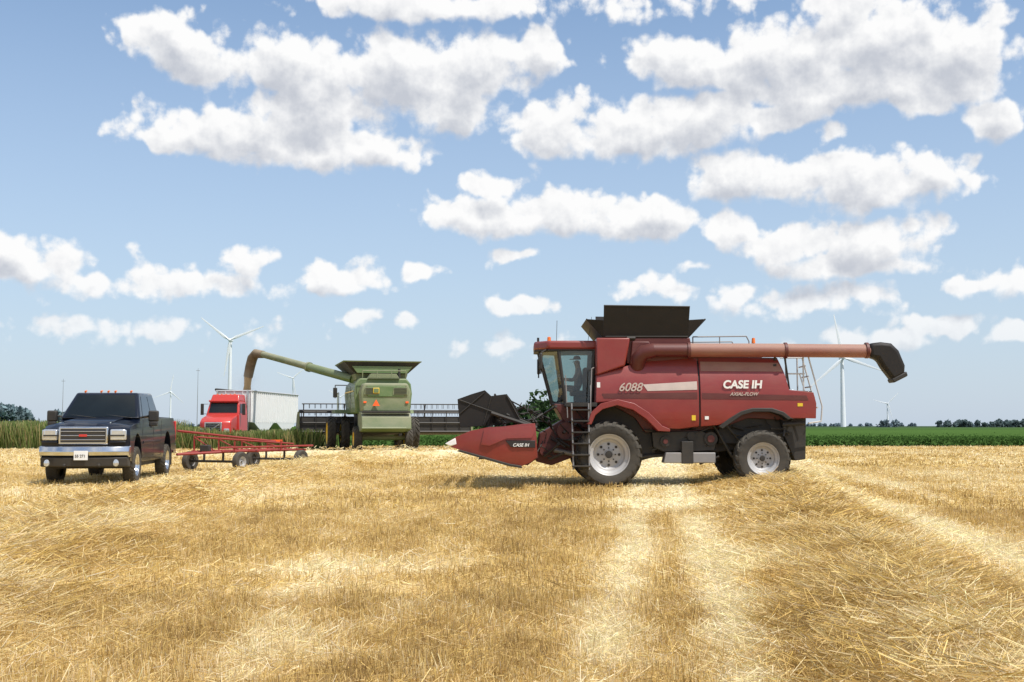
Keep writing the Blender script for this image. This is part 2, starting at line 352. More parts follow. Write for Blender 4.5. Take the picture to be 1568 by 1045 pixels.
def clump(cx,cy,w,h,n,size,col,nb=6):
    for _ in range(nb):
        bx=cx+rng.uniform(-.5,.5)*w; by=cy+rng.uniform(-.5,.5)*w*.5; hh=h*rng.uniform(.6,1); r=hh*rng.uniform(.28,.42)
        for s in range(5):
            ox,oy,oz=rng.normal(0,.45,3)*r; sr=r*rng.uniform(.4,.75); k=max(20,n//(nb*5))
            d=rng.normal(0,1,(k,3)); d/=np.linalg.norm(d,axis=1)[:,None]; q=d*sr*rng.uniform(.6,1.08,(k,1))
            P=q*np.array((1.15,1.15,.95))+np.array((bx+ox,by+oy,hh-r*1.0+oz*.6)); P=P[P[:,2]>.3]
            c=np.array(col)*(rng.uniform(.6,1.35,len(P))*(.85+.25*rng.random()))[:,None]
            v,c=leaves(P,size,c); TV.append(v);TC.append(c)
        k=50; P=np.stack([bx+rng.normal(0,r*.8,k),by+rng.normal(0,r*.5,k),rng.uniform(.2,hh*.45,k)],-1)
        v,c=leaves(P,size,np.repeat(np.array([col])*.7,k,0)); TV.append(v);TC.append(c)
gcol=(.05,.085,.035); hazed_col=(.17,.235,.25)  # second colour has aerial haze painted into the leaf green
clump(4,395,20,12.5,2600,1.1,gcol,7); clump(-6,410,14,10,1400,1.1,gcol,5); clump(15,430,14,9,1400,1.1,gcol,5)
clump(-222,500,26,13,1600,1.4,hazed_col,7); clump(-205,520,20,10,900,1.3,hazed_col,4)
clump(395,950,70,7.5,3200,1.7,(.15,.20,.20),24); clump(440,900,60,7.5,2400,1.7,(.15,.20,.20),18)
clump(330,1000,16,8,500,1.6,(.2,.26,.29),4); clump(-60,700,30,7,500,1.5,hazed_col,4)
for i in range(110): clump(-1500+i*30+rng.uniform(-15,15),2600+rng.uniform(-200,200),60,rng.uniform(4,8),160,4,(.26,.33,.38),3)  # far treeline: paler blue leaf colour stands in for distance haze
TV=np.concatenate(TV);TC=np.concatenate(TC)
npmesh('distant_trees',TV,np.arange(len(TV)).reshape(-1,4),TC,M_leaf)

# ================================================================ red combine (side elevation, 61.8 drawing units / m)
RC=empty('combine_harvester',(2.39,29.7,0))
K=61.8
def R(a,b): return ((a-932)/K,(745-b)/K)
def RP(l): return [R(*p) for p in l]
def R3(a,b,y): x,z=R(a,b); return (x,y,z)
def by(z):  # side panel curvature
    if z>2.15: return -1.5+.30*((z-2.15)/1.05)**2
    if z<1.75: return -1.5+.10*((1.75-z)/.5)**2
    return -1.5
def bulge(off):
    def f(c):
        s=-1 if c.y<0 else 1; d=abs(c.y); c.y=s*(-by(c.z)-1.5+d+off); return c
    return f
fp=[(914,575),(935,568),(955,562),(975,555),(1000,551),(1040,548),(1070.5,547),(1070.5,653),(1040,657),(1018,656),(1004,645),(990,632),(968,620),(940,615),(912,617)]
rp=[(1073,547),(1140,547),(1196,549),(1203,570),(1209,597),(1246,601),(1250,618),(1249,641),(1207,640),(1198,632),(1180,627),(1150,627),(1130,633),(1114,646),(1100,651),(1073,653)]
for s in (-1,1):
    extr('front_side_panel',RP(fp),s*1.5,s*1.42,M_red,RC,bevel=.02,f=bulge(0),cuts={'x':6,'z':12})
    extr('rear_side_panel',RP(rp),s*1.5,s*1.42,M_red,RC,bevel=.02,f=bulge(0),cuts={'x':6,'z':12})
    extr('belt_stripe',RP([(985,589),(1068,584),(1068,597),(992,599)]),s*1.508,s*1.49,M_decal,RC,bevel=0,f=bulge(0),cuts={'z':3})
    extr('lower_stripe',RP([(922,603),(1068,601),(1068,611),(925,610)]),s*1.508,s*1.49,M_redd,RC,bevel=0,f=bulge(0),cuts={'z':3})
    extr('lower_stripe',RP([(1075,602),(1235,606),(1238,613),(1075,611)]),s*1.508,s*1.49,M_redd,RC,bevel=0,f=bulge(0),cuts={'z':3})
    extr('upper_stripe',RP([(1075,553),(1196,555),(1201,569),(1075,568)]),s*1.506,s*1.49,M_redf,RC,bevel=0,f=bulge(0),cuts={'z':6})
    extr('wheel_fender',RP([(898,650),(905,631),(920,618),(945,612),(970,618),(992,632),(1012,652),(1024,657),(1024,661),(1006,660),(988,642),(968,628),(944,621),(922,627),(911,636),(905,650)]),s*1.72,s*1.0,M_red,RC,bevel=.015)
    extr('rear_wheel_arch',RP([(1100,653),(1116,641),(1134,630),(1152,625),(1182,625),(1200,631),(1212,641),(1206,643),(1196,636),(1180,631),(1154,631),(1136,636),(1120,647),(1106,657)]),s*1.52,s*1.0,M_blk,RC)
    for (a,b,ww,hh,mm_) in ((917,590,5,9,M_white),(1062,640,6,8,M_yel),(1082,640,6,5,M_white),(1225,620,8,5,M_yel),(1190,560,5,6,M_dblk)):
        box('warning_decal',(R(a,b)[0],s*(-by(R(a,b)[1])+.006),R(a,b)[1]),(ww/K,.008,hh/K),mm_,RC,0)
extr('wheel_well',RP([(902,650),(912,626),(944,618),(975,626),(1008,655),(1008,700),(902,700)]),-.95,.95,M_blk,RC,bevel=.02)
extr('rear_wheel_well',RP([(1105,650),(1150,628),(1205,632),(1208,680),(1105,680)]),-1.0,1.0,M_blk,RC,bevel=.02)
extr('panel_seam',RP([(1070.5,547),(1073,547),(1073,653),(1070.5,653)]),-1.46,-1.40,M_dblk,RC,bevel=0,f=bulge(0),cuts={'z':12})
extr('body_core',RP([(914,575),(1000,553),(1196,551),(1207,600),(1243,603),(1246,640),(1205,643),(1150,640),(1110,655),(1060,662),(990,662),(975,640),(940,620),(912,618)]),-1.12,1.12,M_redd,RC)
extr('top_deck',RP([(1000,553),(1196,551),(1196,547),(1062,545),(1000,548)]),-1.2,1.2,M_redd,RC)
extr('chassis',RP([(955,645),(1110,650),(1150,640),(1205,640),(1205,665),(1130,690),(1100,694),(1010,700),(965,712),(950,690)]),-.8,.8,M_blk,RC,bevel=.02)
extr('belt_guard',RP([(1000,662),(1075,660),(1100,668),(1096,690),(1018,692),(1002,685)]),-1.25,-.9,M_blk,RC)
extr('battery_box',RP([(1020,693),(1096,693),(1096,709),(1016,709)]),-1.38,-.95,M_grey,RC,bevel=.02)
extr('step_box',RP([(1044,676),(1062,676),(1062,710),(1044,710)]),-1.40,-1.1,M_blk,RC)
bars('drive_shafts',[(R3(1090,672,-1.3),R3(1090,672,-.9),.17),(R3(1060,668,-1.3),R3(1060,668,-.9),.11),(R3(1020,676,-1.32),R3(1020,676,-.9),.13),(R3(985,700,-1.0),R3(1100,690,-1.0),.05),(R3(1095,650,-1.2),R3(1125,700,-1.1),.04),(R3(1105,640,-1.2),R3(1150,690,-1.1),.035),(R3(1000,690,-1.2),R3(1090,655,-1.25),.02),(R3(1200,650,-1.3),R3(1235,648,-1.3),.06)],M_blk,RC,14)
bars('drive_pulleys',[(R3(1090,672,-1.34),R3(1090,672,-1.3),.09),(R3(1020,676,-1.35),R3(1020,676,-1.3),.06)],M_redd,RC,16)
sg=[]
for i in range(30):
    a=random.uniform(1000,1215);b=random.uniform(650,700) if a<1110 else random.uniform(640,668); sg.append((R3(a,b,-1.0-random.random()*.3),R3(a+random.uniform(-30,30),b+random.uniform(-14,14),-1.0-random.random()*.3),random.choice((.012,.018,.03))))
bars('belly_linkage',sg,M_blk,RC)
extr('shoulder_panel',RP([(914,517),(966,517),(964,530),(958,560),(914,575)]),-1.46,1.46,M_red,RC,bevel=.04)
extr('shoulder_wedge',RP([(970,522),(996,522),(1000,530),(1000,551),(966,558)]),-1.36,1.36,M_redd,RC,bevel=.03)
extr('grain_tank',RP([(960,516),(1060,516),(1066,548),(962,556)]),-1.25,1.25,M_redd,RC,bevel=.02)
t0,t1=R(926,516)[0],R(1057,516)[0]; zt=R(0,516)[1]; z1=R(0,467)[1]; z2=R(0,486)[1]; xf=R(900,0)[0]; xr=R(1086,0)[0]
def plate(name,q,m,par,t=.02):
    q=[Vector(a) for a in q]; n=(q[1]-q[0]).cross(q[-1]-q[0]).normalized()*t; k=len(q)
    return mk(name,q+[a+n for a in q],[tuple(range(k-1,-1,-1)),tuple(range(k,2*k))]+[(i,(i+1)%k,k+(i+1)%k,k+i) for i in range(k)],m,par,.004)
zc2=R(0,489)[1]
for s in (-1,1):
    plate('tank_extension_side',[(t0,s*1.22,zt),(t1,s*1.22,zt),(t1+.03,s*1.42,z1-.03),(t0-.0,s*1.42,z1)],M_ext,RC,.02*s*-1)
    plate('tank_corner',[(t0,s*1.22,zt),(t0,s*1.34,zc2),(xf,s*1.1,z2)],M_ext,RC)
    plate('tank_corner',[(t1,s*1.22,zt),(t1+.02,s*1.34,zc2),(xr,s*1.1,z2)],M_ext,RC)
plate('tank_extension_front',[(t0,-1.2,zt),(t0,1.2,zt),(xf,1.1,z2),(xf,-1.1,z2)],M_ext,RC)
plate('tank_extension_rear',[(t1,-1.2,zt),(t1,1.2,zt),(xr,1.1,z2),(xr,-1.1,z2)],M_ext,RC)
bars('tank_braces',[((xf,-1.1,z2),(t0+.05,-1.2,zt+.25),.015),((xr,-1.1,z2),(t1,-1.2,zt+.3),.015),((t0,-1.43,z1),(t1+.03,-1.43,z1-.03),.018),((t0+.6,-1.24,zt+.05),(t0+.6,-1.42,z1-.05),.012),((t0+1.4,-1.24,zt+.05),(t0+1.4,-1.42,z1-.05),.012),((t0+.05,-1.26,zt+.03),(t1,-1.26,zt+.03),.014)],M_blk,RC)
bars('tank_knob',[(R3(962,517,-1.3),R3(975,517,-1.3),.05)],M_blk,RC)
ay=-1.42
tube('auger_elbow',[R3(978,562,-1.2),R3(980,548,-1.3),R3(988,539,-1.38),R3(1004,536,ay)],[.2,.2,.19,.18],M_redd,RC)
tube('auger_tube_inner',[R3(1000,536,ay),R3(1056,536,ay)],.165,M_redd,RC)
tube('auger_tube',[R3(1056,536,ay),R3(1204,536.5,ay)],.172,M_redf,RC)
tube('auger_tube_outer',[R3(1206,536.5,ay),R3(1334,537.5,ay)],.168,M_redf,RC)
for a in (1056,1205,1330): tube('auger_flange',[R3(a-2,536.5,ay),R3(a+2,536.5,ay)],.2,M_redd,RC)
extr('auger_spout',RP([(1332,526),(1350,524),(1366,526),(1377,537),(1386,560),(1385,574),(1367,584),(1352,564),(1344,550),(1332,548)]),ay-.19,ay+.19,M_ext,RC,bevel=.09)
extr('spout_rim',RP([(1387,569),(1389,576),(1367,587),(1364,581)]),ay-.2,ay+.2,M_blk,RC,bevel=.03)
bars('auger_rest',[(R3(1190,551,-1.3),R3(1190,540,-1.42),.03),(R3(1212,596,-1.3),R3(1204,548,-1.42),.025)],M_blk,RC)
rl=[(1068,546),(1068,513),(1152,512),(1156,520),(1156,546)]
sg=[]
for yy in (-.9,1.0):
    sg+=[(R3(*rl[i],yy),R3(*rl[i+1],yy),.016) for i in range(4)]
sg+=[(R3(1110,512,-.9),R3(1110,546,-.9),.014)]
bars('deck_rail',sg,M_grey,RC)
bars('rear_ladder',[(R3(1207,545,-1.3),R3(1207,600,-1.3),.02),(R3(1234,545,-1.3),R3(1234,602,-1.3),.02),(R3(1207,545,-1.3),R3(1242,545,-1.3),.02),(R3(1207,572,-1.3),R3(1236,572,-1.3),.018),(R3(1242,545,-1.3),R3(1262,622,-1.3),.02),(R3(1262,622,-1.3),R3(1260,645,-1.3),.02),(R3(1260,645,-1.3),R3(1240,648,-1.3),.02),
  (R3(1242,545,-.7),R3(1262,622,-.7),.02),(R3(1234,545,-.7),R3(1234,602,-.7),.02),(R3(1207,545,-.7),R3(1242,545,-.7),.02)]+[(R3(1237+i*4.5,560+i*16,-1.3),R3(1237+i*4.5,560+i*16,-.7),.02) for i in range(5)]+[(R3(1228,572,-1.3),R3(1246,632,-1.3),.016)],M_lgrey,RC)
extr('rear_platform',RP([(1205,597),(1246,599),(1246,602),(1205,600)]),-1.35,-.5,M_blk,RC,bevel=.004)
extr('straw_chopper',RP([(1200,640),(1241,640),(1239,704),(1222,706),(1206,668)]),-1.05,1.05,M_blk,RC,bevel=.02)
extr('engine_housing',RP([(1075,547),(1180,547),(1176,533),(1085,531)]),-.7,.9,M_redd,RC,bevel=.04)
lathe('beacon',[(.001,.14),(.04,.13),(.05,.0)],R3(1163,523,-.9),'z',M_or,RC,16); bars('beacon_post',[(R3(1163,547,-.9),R3(1163,522,-.9),.02)],M_blk,RC)
# cab
cy1,cy2=.50,.90
def C4(a,b,y): return R3(a,b,y)
ft=(827,534);fb=(849,618);at=(857,534);ab=(868,618);rt=(914,532);rb=(908,618)
for s in (-1,1):
    mk('wrap_glass',[C4(*ft,s*cy1),C4(*at,s*cy2),C4(*ab,s*cy2),C4(*fb,s*cy1)],[(0,1,2,3)],M_glass,RC)
    mk('door_glass',[C4(*at,s*cy2),C4(*rt,s*cy2),C4(*rb,s*cy2),C4(*ab,s*cy2)],[(0,1,2,3)],M_glass,RC)
    bars('cab_pillars',[(C4(*ft,s*cy1),C4(*fb,s*cy1),.028),(C4(*at,s*cy2),C4(*ab,s*cy2),.045),(C4(*rt,s*cy2),C4(*rb,s*cy2),.06),(C4(*fb,s*cy1),C4(*ab,s*cy2),.04),(C4(*ab,s*cy2),C4(*rb,s*cy2),.045),(C4(*ft,s*cy1),C4(*at,s*cy2),.03),(C4(*at,s*cy2),C4(*rt,s*cy2),.03)],M_blk,RC)
mk('windshield',[C4(*ft,-cy1),C4(*ft,cy1),C4(*fb,cy1),C4(*fb,-cy1)],[(0,1,2,3)],M_glass,RC)
x0=R(819,0)[0];x1=R(921,0)[0]
roof=[(x0,-.55),(x0+.35,-.98),(x1,-.98),(x1,.98),(x0+.35,.98),(x0,.55)]
extr('cab_roof',roof,R(0,533)[1],R(0,519)[1],M_red,RC,axis='z',bevel=.06)
extr('cab_roof_trim',[(a*1.0+.01,b*.97) for a,b in roof],R(0,535)[1],R(0,532)[1],M_blk,RC,axis='z',bevel=.01)
extr('cab_base',RP([(850,618),(910,618),(914,655),(872,655),(862,640)]),-.88,.88,M_redd,RC,bevel=.02)
extr('cab_floor',RP([(851,616),(908,616),(908,619),(851,619)]),-.5,.5,M_blk,RC,bevel=0)
extr('cab_rear_wall',RP([(911,534),(914,534),(914,618),(908,618)]),-.86,.86,M_cloth,RC,bevel=0)
box('seat_back',R3(903,582,0),(.14,.5,.75),M_cloth,RC,.05); box('seat_cushion',R3(893,600,0),(.5,.5,.14),M_cloth,RC,.05); box('seat_post',R3(893,610,0),(.3,.3,.2),M_cloth,RC)
bars('steering_column',[(R3(862,617,0),R3(870,590,0),.05)],M_cloth,RC); lathe('steering_wheel',[(.17,-.015),(.2,0),(.17,.015)],R3(871,588,0),'z',M_cloth,RC,20)
box('console_monitor',R3(861,575,-.45),(.06,.3,.25),M_cloth,RC)
for s in (-1,1):
    box('mirror',R3(829,553,s*1.25),(.08,.24,.42),M_blk,RC,.03); bars('mirror_arm',[(R3(840,531,s*.8),R3(829,540,s*1.25),.02),(R3(829,540,s*1.25),R3(829,572,s*1.25),.018)],M_blk,RC)
    for k in (0,.18): box('work_light',(x0+.03,s*(.30+k),R(0,526)[1]),(.04,.14,.09),M_lens,RC,.01)
lathe('beacon',[(.001,.13),(.045,.11),(.05,0)],R3(843,519,-.6),'z',M_or,RC,16)
bars('antenna',[(R3(855,519,-.5),R3(856,485,-.5),.006),(R3(905,519,-.5),R3(912,478,-.3),.006),(R3(826,521,-.4),R3(826,512,-.4),.03)],M_blk,RC)
bars('wiper',[(R3(835,560,-.52),R3(848,610,-.5),.012)],M_blk,RC)
lad=[(R3(875,618,-1.62),R3(877,718,-1.75),.022),(R3(901,618,-1.62),R3(901,718,-1.75),.022)]
bars('ladder_rails',lad+[(R3(904,618,-1.6),R3(906,565,-1.6),.014),(R3(906,565,-1.6),R3(912,562,-1.3),.014),(R3(869,640,-1.6),R3(866,575,-1.6),.014),(R3(904,590,-1.6),R3(904,650,-1.7),.012)],M_grey,RC)
for i in range(6): box('ladder_step',R3(888.5,628+i*17,-1.66-.018*i),(.44,.16,.035),M_blk,RC,.005)
extr('cab_platform',RP([(866,617),(914,617),(914,623),(866,623)]),-1.62,-.88,M_blk,RC,bevel=.006)
extr('feeder_house',RP([(905,640),(868,640),(828,664),(822,708),(846,714),(905,692)]),-.72,.72,M_redd,RC,bevel=.02)
sg=[]
for i in range(34):
    a=random.uniform(822,900);b=random.uniform(640,705);a2=a+random.uniform(-26,22);b2=b+random.uniform(-20,20)
    sg.append((R3(a,b,-.8-random.random()*.5),R3(max(a2,818),b2,-.8-random.random()*.5),random.choice((.014,.02,.035))))
bars('hydraulic_lines',sg,M_blk,RC)
bars('lift_cylinder',[(R3(900,700,-.85),R3(850,690,-.85),.06),(R3(850,690,-.85),R3(828,686,-.85),.03)],M_grey,RC,12)
bars('feeder_drive',[(R3(868,660,-.95),R3(868,660,-.72),.22),(R3(838,690,-.95),R3(838,690,-.72),.17)],M_redd,RC,20)
bars('axles',[((0,-1.3,.79),(0,1.3,.79),.16),((3.79,-1.3,.70),(3.79,1.3,.70),.10)],M_blk,RC,12)
for s in (-1,1):
    wheel('front_wheel',(0,s*1.34,.795),.78,.72,.50,M_rimg,RC,face=s,nl=22,lug=.045)
    wheel('rear_wheel',(3.79,s*1.38,.70),.66,.48,.39,M_rimg,RC,face=s,nl=20,lug=.035)
# header (wide grain platform)
def H(a,b): return ((a-784)/64.5-2.39,1.5+(652-b)/64.5)
def HP(l): return [H(*p) for p in l]
def H3(a,b,y): x,z=H(a,b); return (x,y,z)
hw=2.7
prof=[(819,650),(824,700),(808,712),(765,708),(742,702),(744,699),(768,703),(802,705),(814,694),(812,652)]
extr('header_trough',HP(prof),-hw+.05,hw-.05,M_redd,RC,bevel=.006)
tipx=H(688,0)[0]
def nose(c):
    t=min(1,max(.12,(c.x-tipx)/1.0)); s=1 if c.y>0 else -1; mid=2.74; hgtf=1-min(1,abs(c.z-1.12)/.62)**2*.45
    c.y=s*(mid+(abs(c.y)-mid)*t*hgtf); return c
for s in (-1,1):
    extr('header_end_divider',HP([(686,676),(700,668),(722,659),(748,654),(770,653),(800,649),(819,648),(821,666),(822,699),(812,707),(798,713),(780,711),(745,701),(715,692),(692,684)]),s*2.92,s*2.56,M_red,RC,bevel=.04,f=nose,cuts={'x':12,'z':8})
    extr('divider_upper_lobe',HP([(742,657),(770,655),(812,652),(818,662),(814,670),(776,671),(750,682),(737,680)]),s*2.97,s*2.70,M_red,RC,bevel=.035,f=nose,cuts={'x':8,'z':4})
    extr('divider_rod',HP([(682,679),(698,670),(700,680),(690,683)]),s*2.78,s*2.70,M_white,RC,bevel=.02)
    extr('divider_stripe',HP([(774,674),(819,674),(819,685),(782,684)]),s*2.945,s*2.70,M_dblk,RC,bevel=.01)
    extr('divider_skid',HP([(700,690),(745,703),(780,713),(800,716),(798,712),(780,709),(745,699),(705,688)]),s*2.90,s*2.60,M_blk,RC,bevel=.01)
text('divider_lettering','CASE IH',.105,H3(785,683,-2.952),(rad(90),0,0),M_white,RC,shear=.25,off=.002)
xa,za=H(786,682)
bars('header_auger',[((xa,-2.5,za),(xa,2.5,za),.2)],M_red,RC,18)
bars('cutter_guards',[(H3(742,701,y),H3(732,703,y),(.03,.008)) for y in np.arange(-2.5,2.5,.1)],M_blk,RC,5)
xc,zc=H(752,629); sg=[]; rr=.40
for k in range(6):
    a=k*math.pi/3+.3; p=(xc+rr*math.cos(a),zc+rr*math.sin(a)); sg.append(((p[0],-2.45,p[1]),(p[0],2.45,p[1]),.028))
    for y in np.arange(-2.4,2.45,.16): sg.append(((p[0],y,p[1]),(p[0]-.06,y,p[1]-.22),.008))
    for y in (-2.4,-1.2,0,1.2,2.4): sg.append(((xc,y,zc),(p[0],y,p[1]),.025))
sg.append(((xc,-2.45,zc),(xc,2.45,zc),.08))
bars('reel',sg,M_blk,RC,6)
extr('reel_end_shield',HP([(700,611),(722,603),(742,597),(752,606),(776,603),(790,622),(797,640),(788,648),(770,634),(752,637),(740,652),(704,654),(702,634)]),-2.5,-2.46,M_ext,RC,bevel=.004)
extr('reel_end_shield',HP([(700,611),(742,597),(776,603),(797,640),(770,650),(704,654)]),2.46,2.5,M_ext,RC,bevel=.004)
bars('shield_ribs',[(H3(703,634,-2.52),H3(742,600,-2.52),.014),(H3(703,612,-2.52),H3(765,634,-2.52),.012),(H3(740,650,-2.52),H3(752,608,-2.52),.012),(H3(776,605,-2.52),H3(795,640,-2.52),.014)],M_blk,RC)
bars('reel_arms',[(H3(822,655,-2.55),H3(752,632,-2.55),.045),(H3(822,655,2.55),H3(752,632,2.55),.045),(H3(815,650,-2.3),H3(775,634,-2.5),.03),(H3(830,628,-.9),H3(790,634,-1.6),.02),(H3(845,650,-1),H3(800,622,-1.8),.018),(H3(838,640,-1),H3(780,612,-2.2),.018)],M_blk,RC)
sg=[]
for i in range(46):
    a=random.uniform(765,838);b=random.uniform(612,662);sg.append((H3(a,b,random.uniform(-2.3,-.8)),H3(a+random.uniform(-22,18),b+random.uniform(-12,14),random.uniform(-2.3,-.8)),random.choice((.012,.02,.03))))
bars('header_hoses',sg,M_blk,RC)
zn=R(0,599)[1]
text('model_number','6088',.29,(R(947,0)[0],-1.53,zn),(rad(90),0,0),M_decal,RC,shear=.3,off=.004)
zn=R(0,594.5)[1]
text('maker_lettering','CASE IH',.27,(R(1107,0)[0],-1.51,zn),(rad(90),0,0),M_white,RC,shear=.12,off=.010)
text('axial_lettering','AXIAL-FLOW',.115,(R(1118,0)[0],-1.52,R(0,606)[1]),(rad(90),0,0),M_decal,RC,shear=.3,off=.003)

# driver
def driver(loc):
    J={'p':((0,0,0),.15),'w':((.02,0,.2),.145),'c':((.03,0,.40),.155),'n':((.0,0,.55),.065),'h':((-.03,0,.64),.085),'t':((-.03,0,.75),.09)}
    E=[('p','w'),('w','c'),('c','n'),('n','h'),('h','t')]
    for s,k in ((-1,'l'),(1,'r')):
        J.update({k+'hip':((-.05,s*.10,-.02),.10),k+'kn':((-.43,s*.14,.03),.07),k+'an':((-.50,s*.14,-.36),.05),k+'to':((-.64,s*.15,-.41),.04),
          k+'sh':((.03,s*.19,.46),.065),k+'el':((-.12,s*.25,.22),.048),k+'wr':((-.34,s*.16,.24),.032),k+'ha':((-.42,s*.14,.25),.035)})
        E+=[('p',k+'hip'),(k+'hip',k+'kn'),(k+'kn',k+'an'),(k+'an',k+'to'),('c',k+'sh'),(k+'sh',k+'el'),(k+'el',k+'wr'),(k+'wr',k+'ha')]
        for i in range(4):
            f='%sf%d'%(k,i); y0=s*.14+(i-1.5)*.022; L1=(.075,.085,.08,.06)[i]
            J[f+'a']=((-.455,y0,.255),.010); J[f+'b']=((-.455-L1*.6,y0,.245),.009); J[f+'c']=((-.455-L1*.75,y0,.215),.008)
            E+=[(k+'ha',f+'a'),(f+'a',f+'b'),(f+'b',f+'c')]
        J[k+'ta']=((-.43,s*.10,.265),.011); J[k+'tb']=((-.47,s*.085,.25),.009); E+=[(k+'ha',k+'ta'),(k+'ta',k+'tb')]
    names=list(J); me=bpy.data.meshes.new('driver'); me.from_pydata([J[n][0] for n in names],[(names.index(a),names.index(b)) for a,b in E],[])
    o=bpy.data.objects.new('driver_base',me); COL.objects.link(o)
    o.modifiers.new('s','SKIN'); sv=me.skin_vertices[0].data
    for i,n in enumerate(names): sv[i].radius=(J[n][1],)*2
    sv[0].use_root=True; o.modifiers.new('u','SUBSURF').levels=2
    bpy.context.view_layer.update(); dg=bpy.context.evaluated_depsgraph_get()
    m2=bpy.data.meshes.new_from_object(o.evaluated_get(dg)); bpy.data.objects.remove(o)
    d=bpy.data.objects.new('driver',m2); COL.objects.link(d); d.location=loc
    for m in (M_shirt,M_skin,M_jean): m2.materials.append(m)
    for p in m2.polygons:
        c=p.center; p.material_index=1 if (c.z>.53 or (c.x<-.25 and c.z>.15 )) else (2 if c.z<.06 else 0); p.use_smooth=True
    lathe('cap',[(.001,.10),(.07,.085),(.1,.03),(.105,0)],(-.03,0,.76),'z',M_redd,d,20)
    box('cap_brim',(-.16,0,.765),(.12,.14,.015),M_redd,d,.005)
    mk('nose',[(-.115,-.016,.68),(-.115,.016,.68),(-.148,0,.685),(-.115,0,.725)],[(0,1,2),(0,2,3),(2,1,3),(0,3,1)],M_skin,d)
    for s in (-1,1): lathe('ear',[(.001,-.012),(.03,0),(.001,.012)],(-.02,s*.093,.70),'y',M_skin,d,12); lathe('eye',[(.001,-.008),(.012,0),(.001,.008)],(-.112,s*.032,.722),'x',M_cloth,d,8)
    box('mouth',(-.108,0,.652),(.01,.045,.008),M_redd,d,0)
dl=R3(891,596,0); driver((2.39+dl[0],29.7,dl[2]+.06))

# ================================================================ green combine (rear view)
GR=rad(14)
GC=empty('combine_harvester',(-7.4,66.3,0),GR,1.06)
hood=[(-1.5,2.1),(-1.62,3.2),(-1.55,3.75),(-1.3,4.05),(1.3,4.05),(1.55,3.75),(1.62,3.2),(1.5,2.1)]
extr('side_shields',hood,.7,6.0,M_green,GC,bevel=.08)
extr('rear_hood',[(-1.3,2.15),(-1.38,3.3),(-1.2,3.75),(1.2,3.75),(1.38,3.3),(1.3,2.15)],-.45,.8,M_greend,GC,bevel=.12)
extr('rear_panel_upper',[(-1.0,3.0),(-1.05,3.6),(1.05,3.6),(1.0,3.0)],-.5,-.4,M_green,GC,bevel=.03)
for s in (-1,1):
    extr('hood_vent',[(s*.35,3.1),(s*1.2,3.1),(s*1.15,3.5),(s*.4,3.5)],-.53,-.48,M_greend,GC,bevel=.01)
    for k in range(5): box('vent_slat',(s*.78,-.545,3.16+k*.075),(.7,.02,.02),M_blk,GC,0)
    box('tail_light',(s*1.15,-.5,2.7),(.16,.06,.1),M_orr,GC)
    box('side_shield_seam',(s*1.625,2.6,2.9),(.02,.03,1.5),M_blk,GC,0); box('side_shield_seam',(s*1.625,4.5,2.9),(.02,.03,1.5),M_blk,GC,0)
    box('side_stripe',(s*1.63,3.4,3.35),(.015,4.6,.07),M_yel,GC,0)
box('badge',(-.55,-.56,3.33),(.34,.03,.30),M_yel,GC,.04); box('badge_inner',(-.55,-.58,3.33),(.27,.02,.23),M_green,GC,.04)
mk('slow_vehicle_triangle',[(-.75,-.57,2.5),(-.35,-.57,2.5),(-.55,-.57,2.85)],[(0,1,2)],M_orr,GC)
extr('straw_chopper',[(-.9,1.25),(-.55,1.2),(1.0,1.0),(1.2,2.2),(-.2,2.2),(-.75,1.9)],-1.35,1.35,M_greend,GC,axis='x',bevel=.04)
extr('tailboard',[(-1.35,1.28),(-.8,1.1),(-.75,1.18),(-1.3,1.36)],-1.4,1.0,M_greend,GC,axis='x')
extr('chopper_gap',[(-.80,2.12),(-.46,2.12),(-.46,2.22),(-.80,2.22)],-1.3,1.3,M_blk,GC,axis='x')
bars('rear_axle',[((-1.4,.9,.75),(1.4,.9,.75),.13),((-1.9,5.5,1.0),(1.9,5.5,1.0),.16)],M_greend,GC,10)
extr('underbody',[(.6,1.0),(6.4,.8),(6.4,2.2),(.6,2.2)],-1.0,1.0,M_blk,GC,axis='x')
for s in (-1,1):
    wheel('rear_wheel',(s*1.4,.9,.70),.68,.45,.38,M_rimy,GC,axis='x',face=s,nl=18)
    wheel('front_wheel',(s*1.65,5.4,.98),.96,.5,.55,M_rimy,GC,axis='x',face=s,nl=20,lug=.05)
    wheel('outer_front_wheel',(s*2.45,5.4,.98),.96,.5,.62,M_rimy,GC,axis='x',face=s,nl=20,lug=.05)
    extr('front_fender',[(4.3,2.15),(6.6,2.15),(6.4,2.35),(4.5,2.35)],s*1.4,s*2.3,M_green,GC,axis='x')
def frust(name,b,t,m,par,bev=.03):
    v=[(b[0],b[2],b[4]),(b[1],b[2],b[4]),(b[1],b[3],b[4]),(b[0],b[3],b[4]),(t[0],t[2],t[4]),(t[1],t[2],t[4]),(t[1],t[3],t[4]),(t[0],t[3],t[4])]
    return mk(name,v,[(3,2,1,0),(4,5,6,7),(0,1,5,4),(1,2,6,5),(2,3,7,6),(3,0,4,7)],m,par,bev)
frust('grain_tank',(-1.4,1.4,1.6,5.6,4.0),(-1.5,1.5,1.6,5.6,4.35),M_greend,GC)
frust('tank_extension',(-1.5,1.5,1.5,5.6,4.36),(-2.15,2.15,1.0,6.1,4.98),M_blk,GC)
frust('tank_rim',(-2.17,2.17,.98,6.12,4.97),(-2.2,2.2,.95,6.15,5.04),M_greend,GC,.01)
extr('tank_rear_sheet',[(-1.4,4.36),(1.4,4.36),(1.7,4.75),(-1.7,4.75)],1.15,1.25,M_green,GC)
bars('deck_rails',[((x,.3,4.05),(x,.3,4.45),.025) for x in (-1.2,-.4,.4,1.2)]+[((-1.2,.3,4.45),(1.2,.3,4.45),.025)],M_greend,GC)
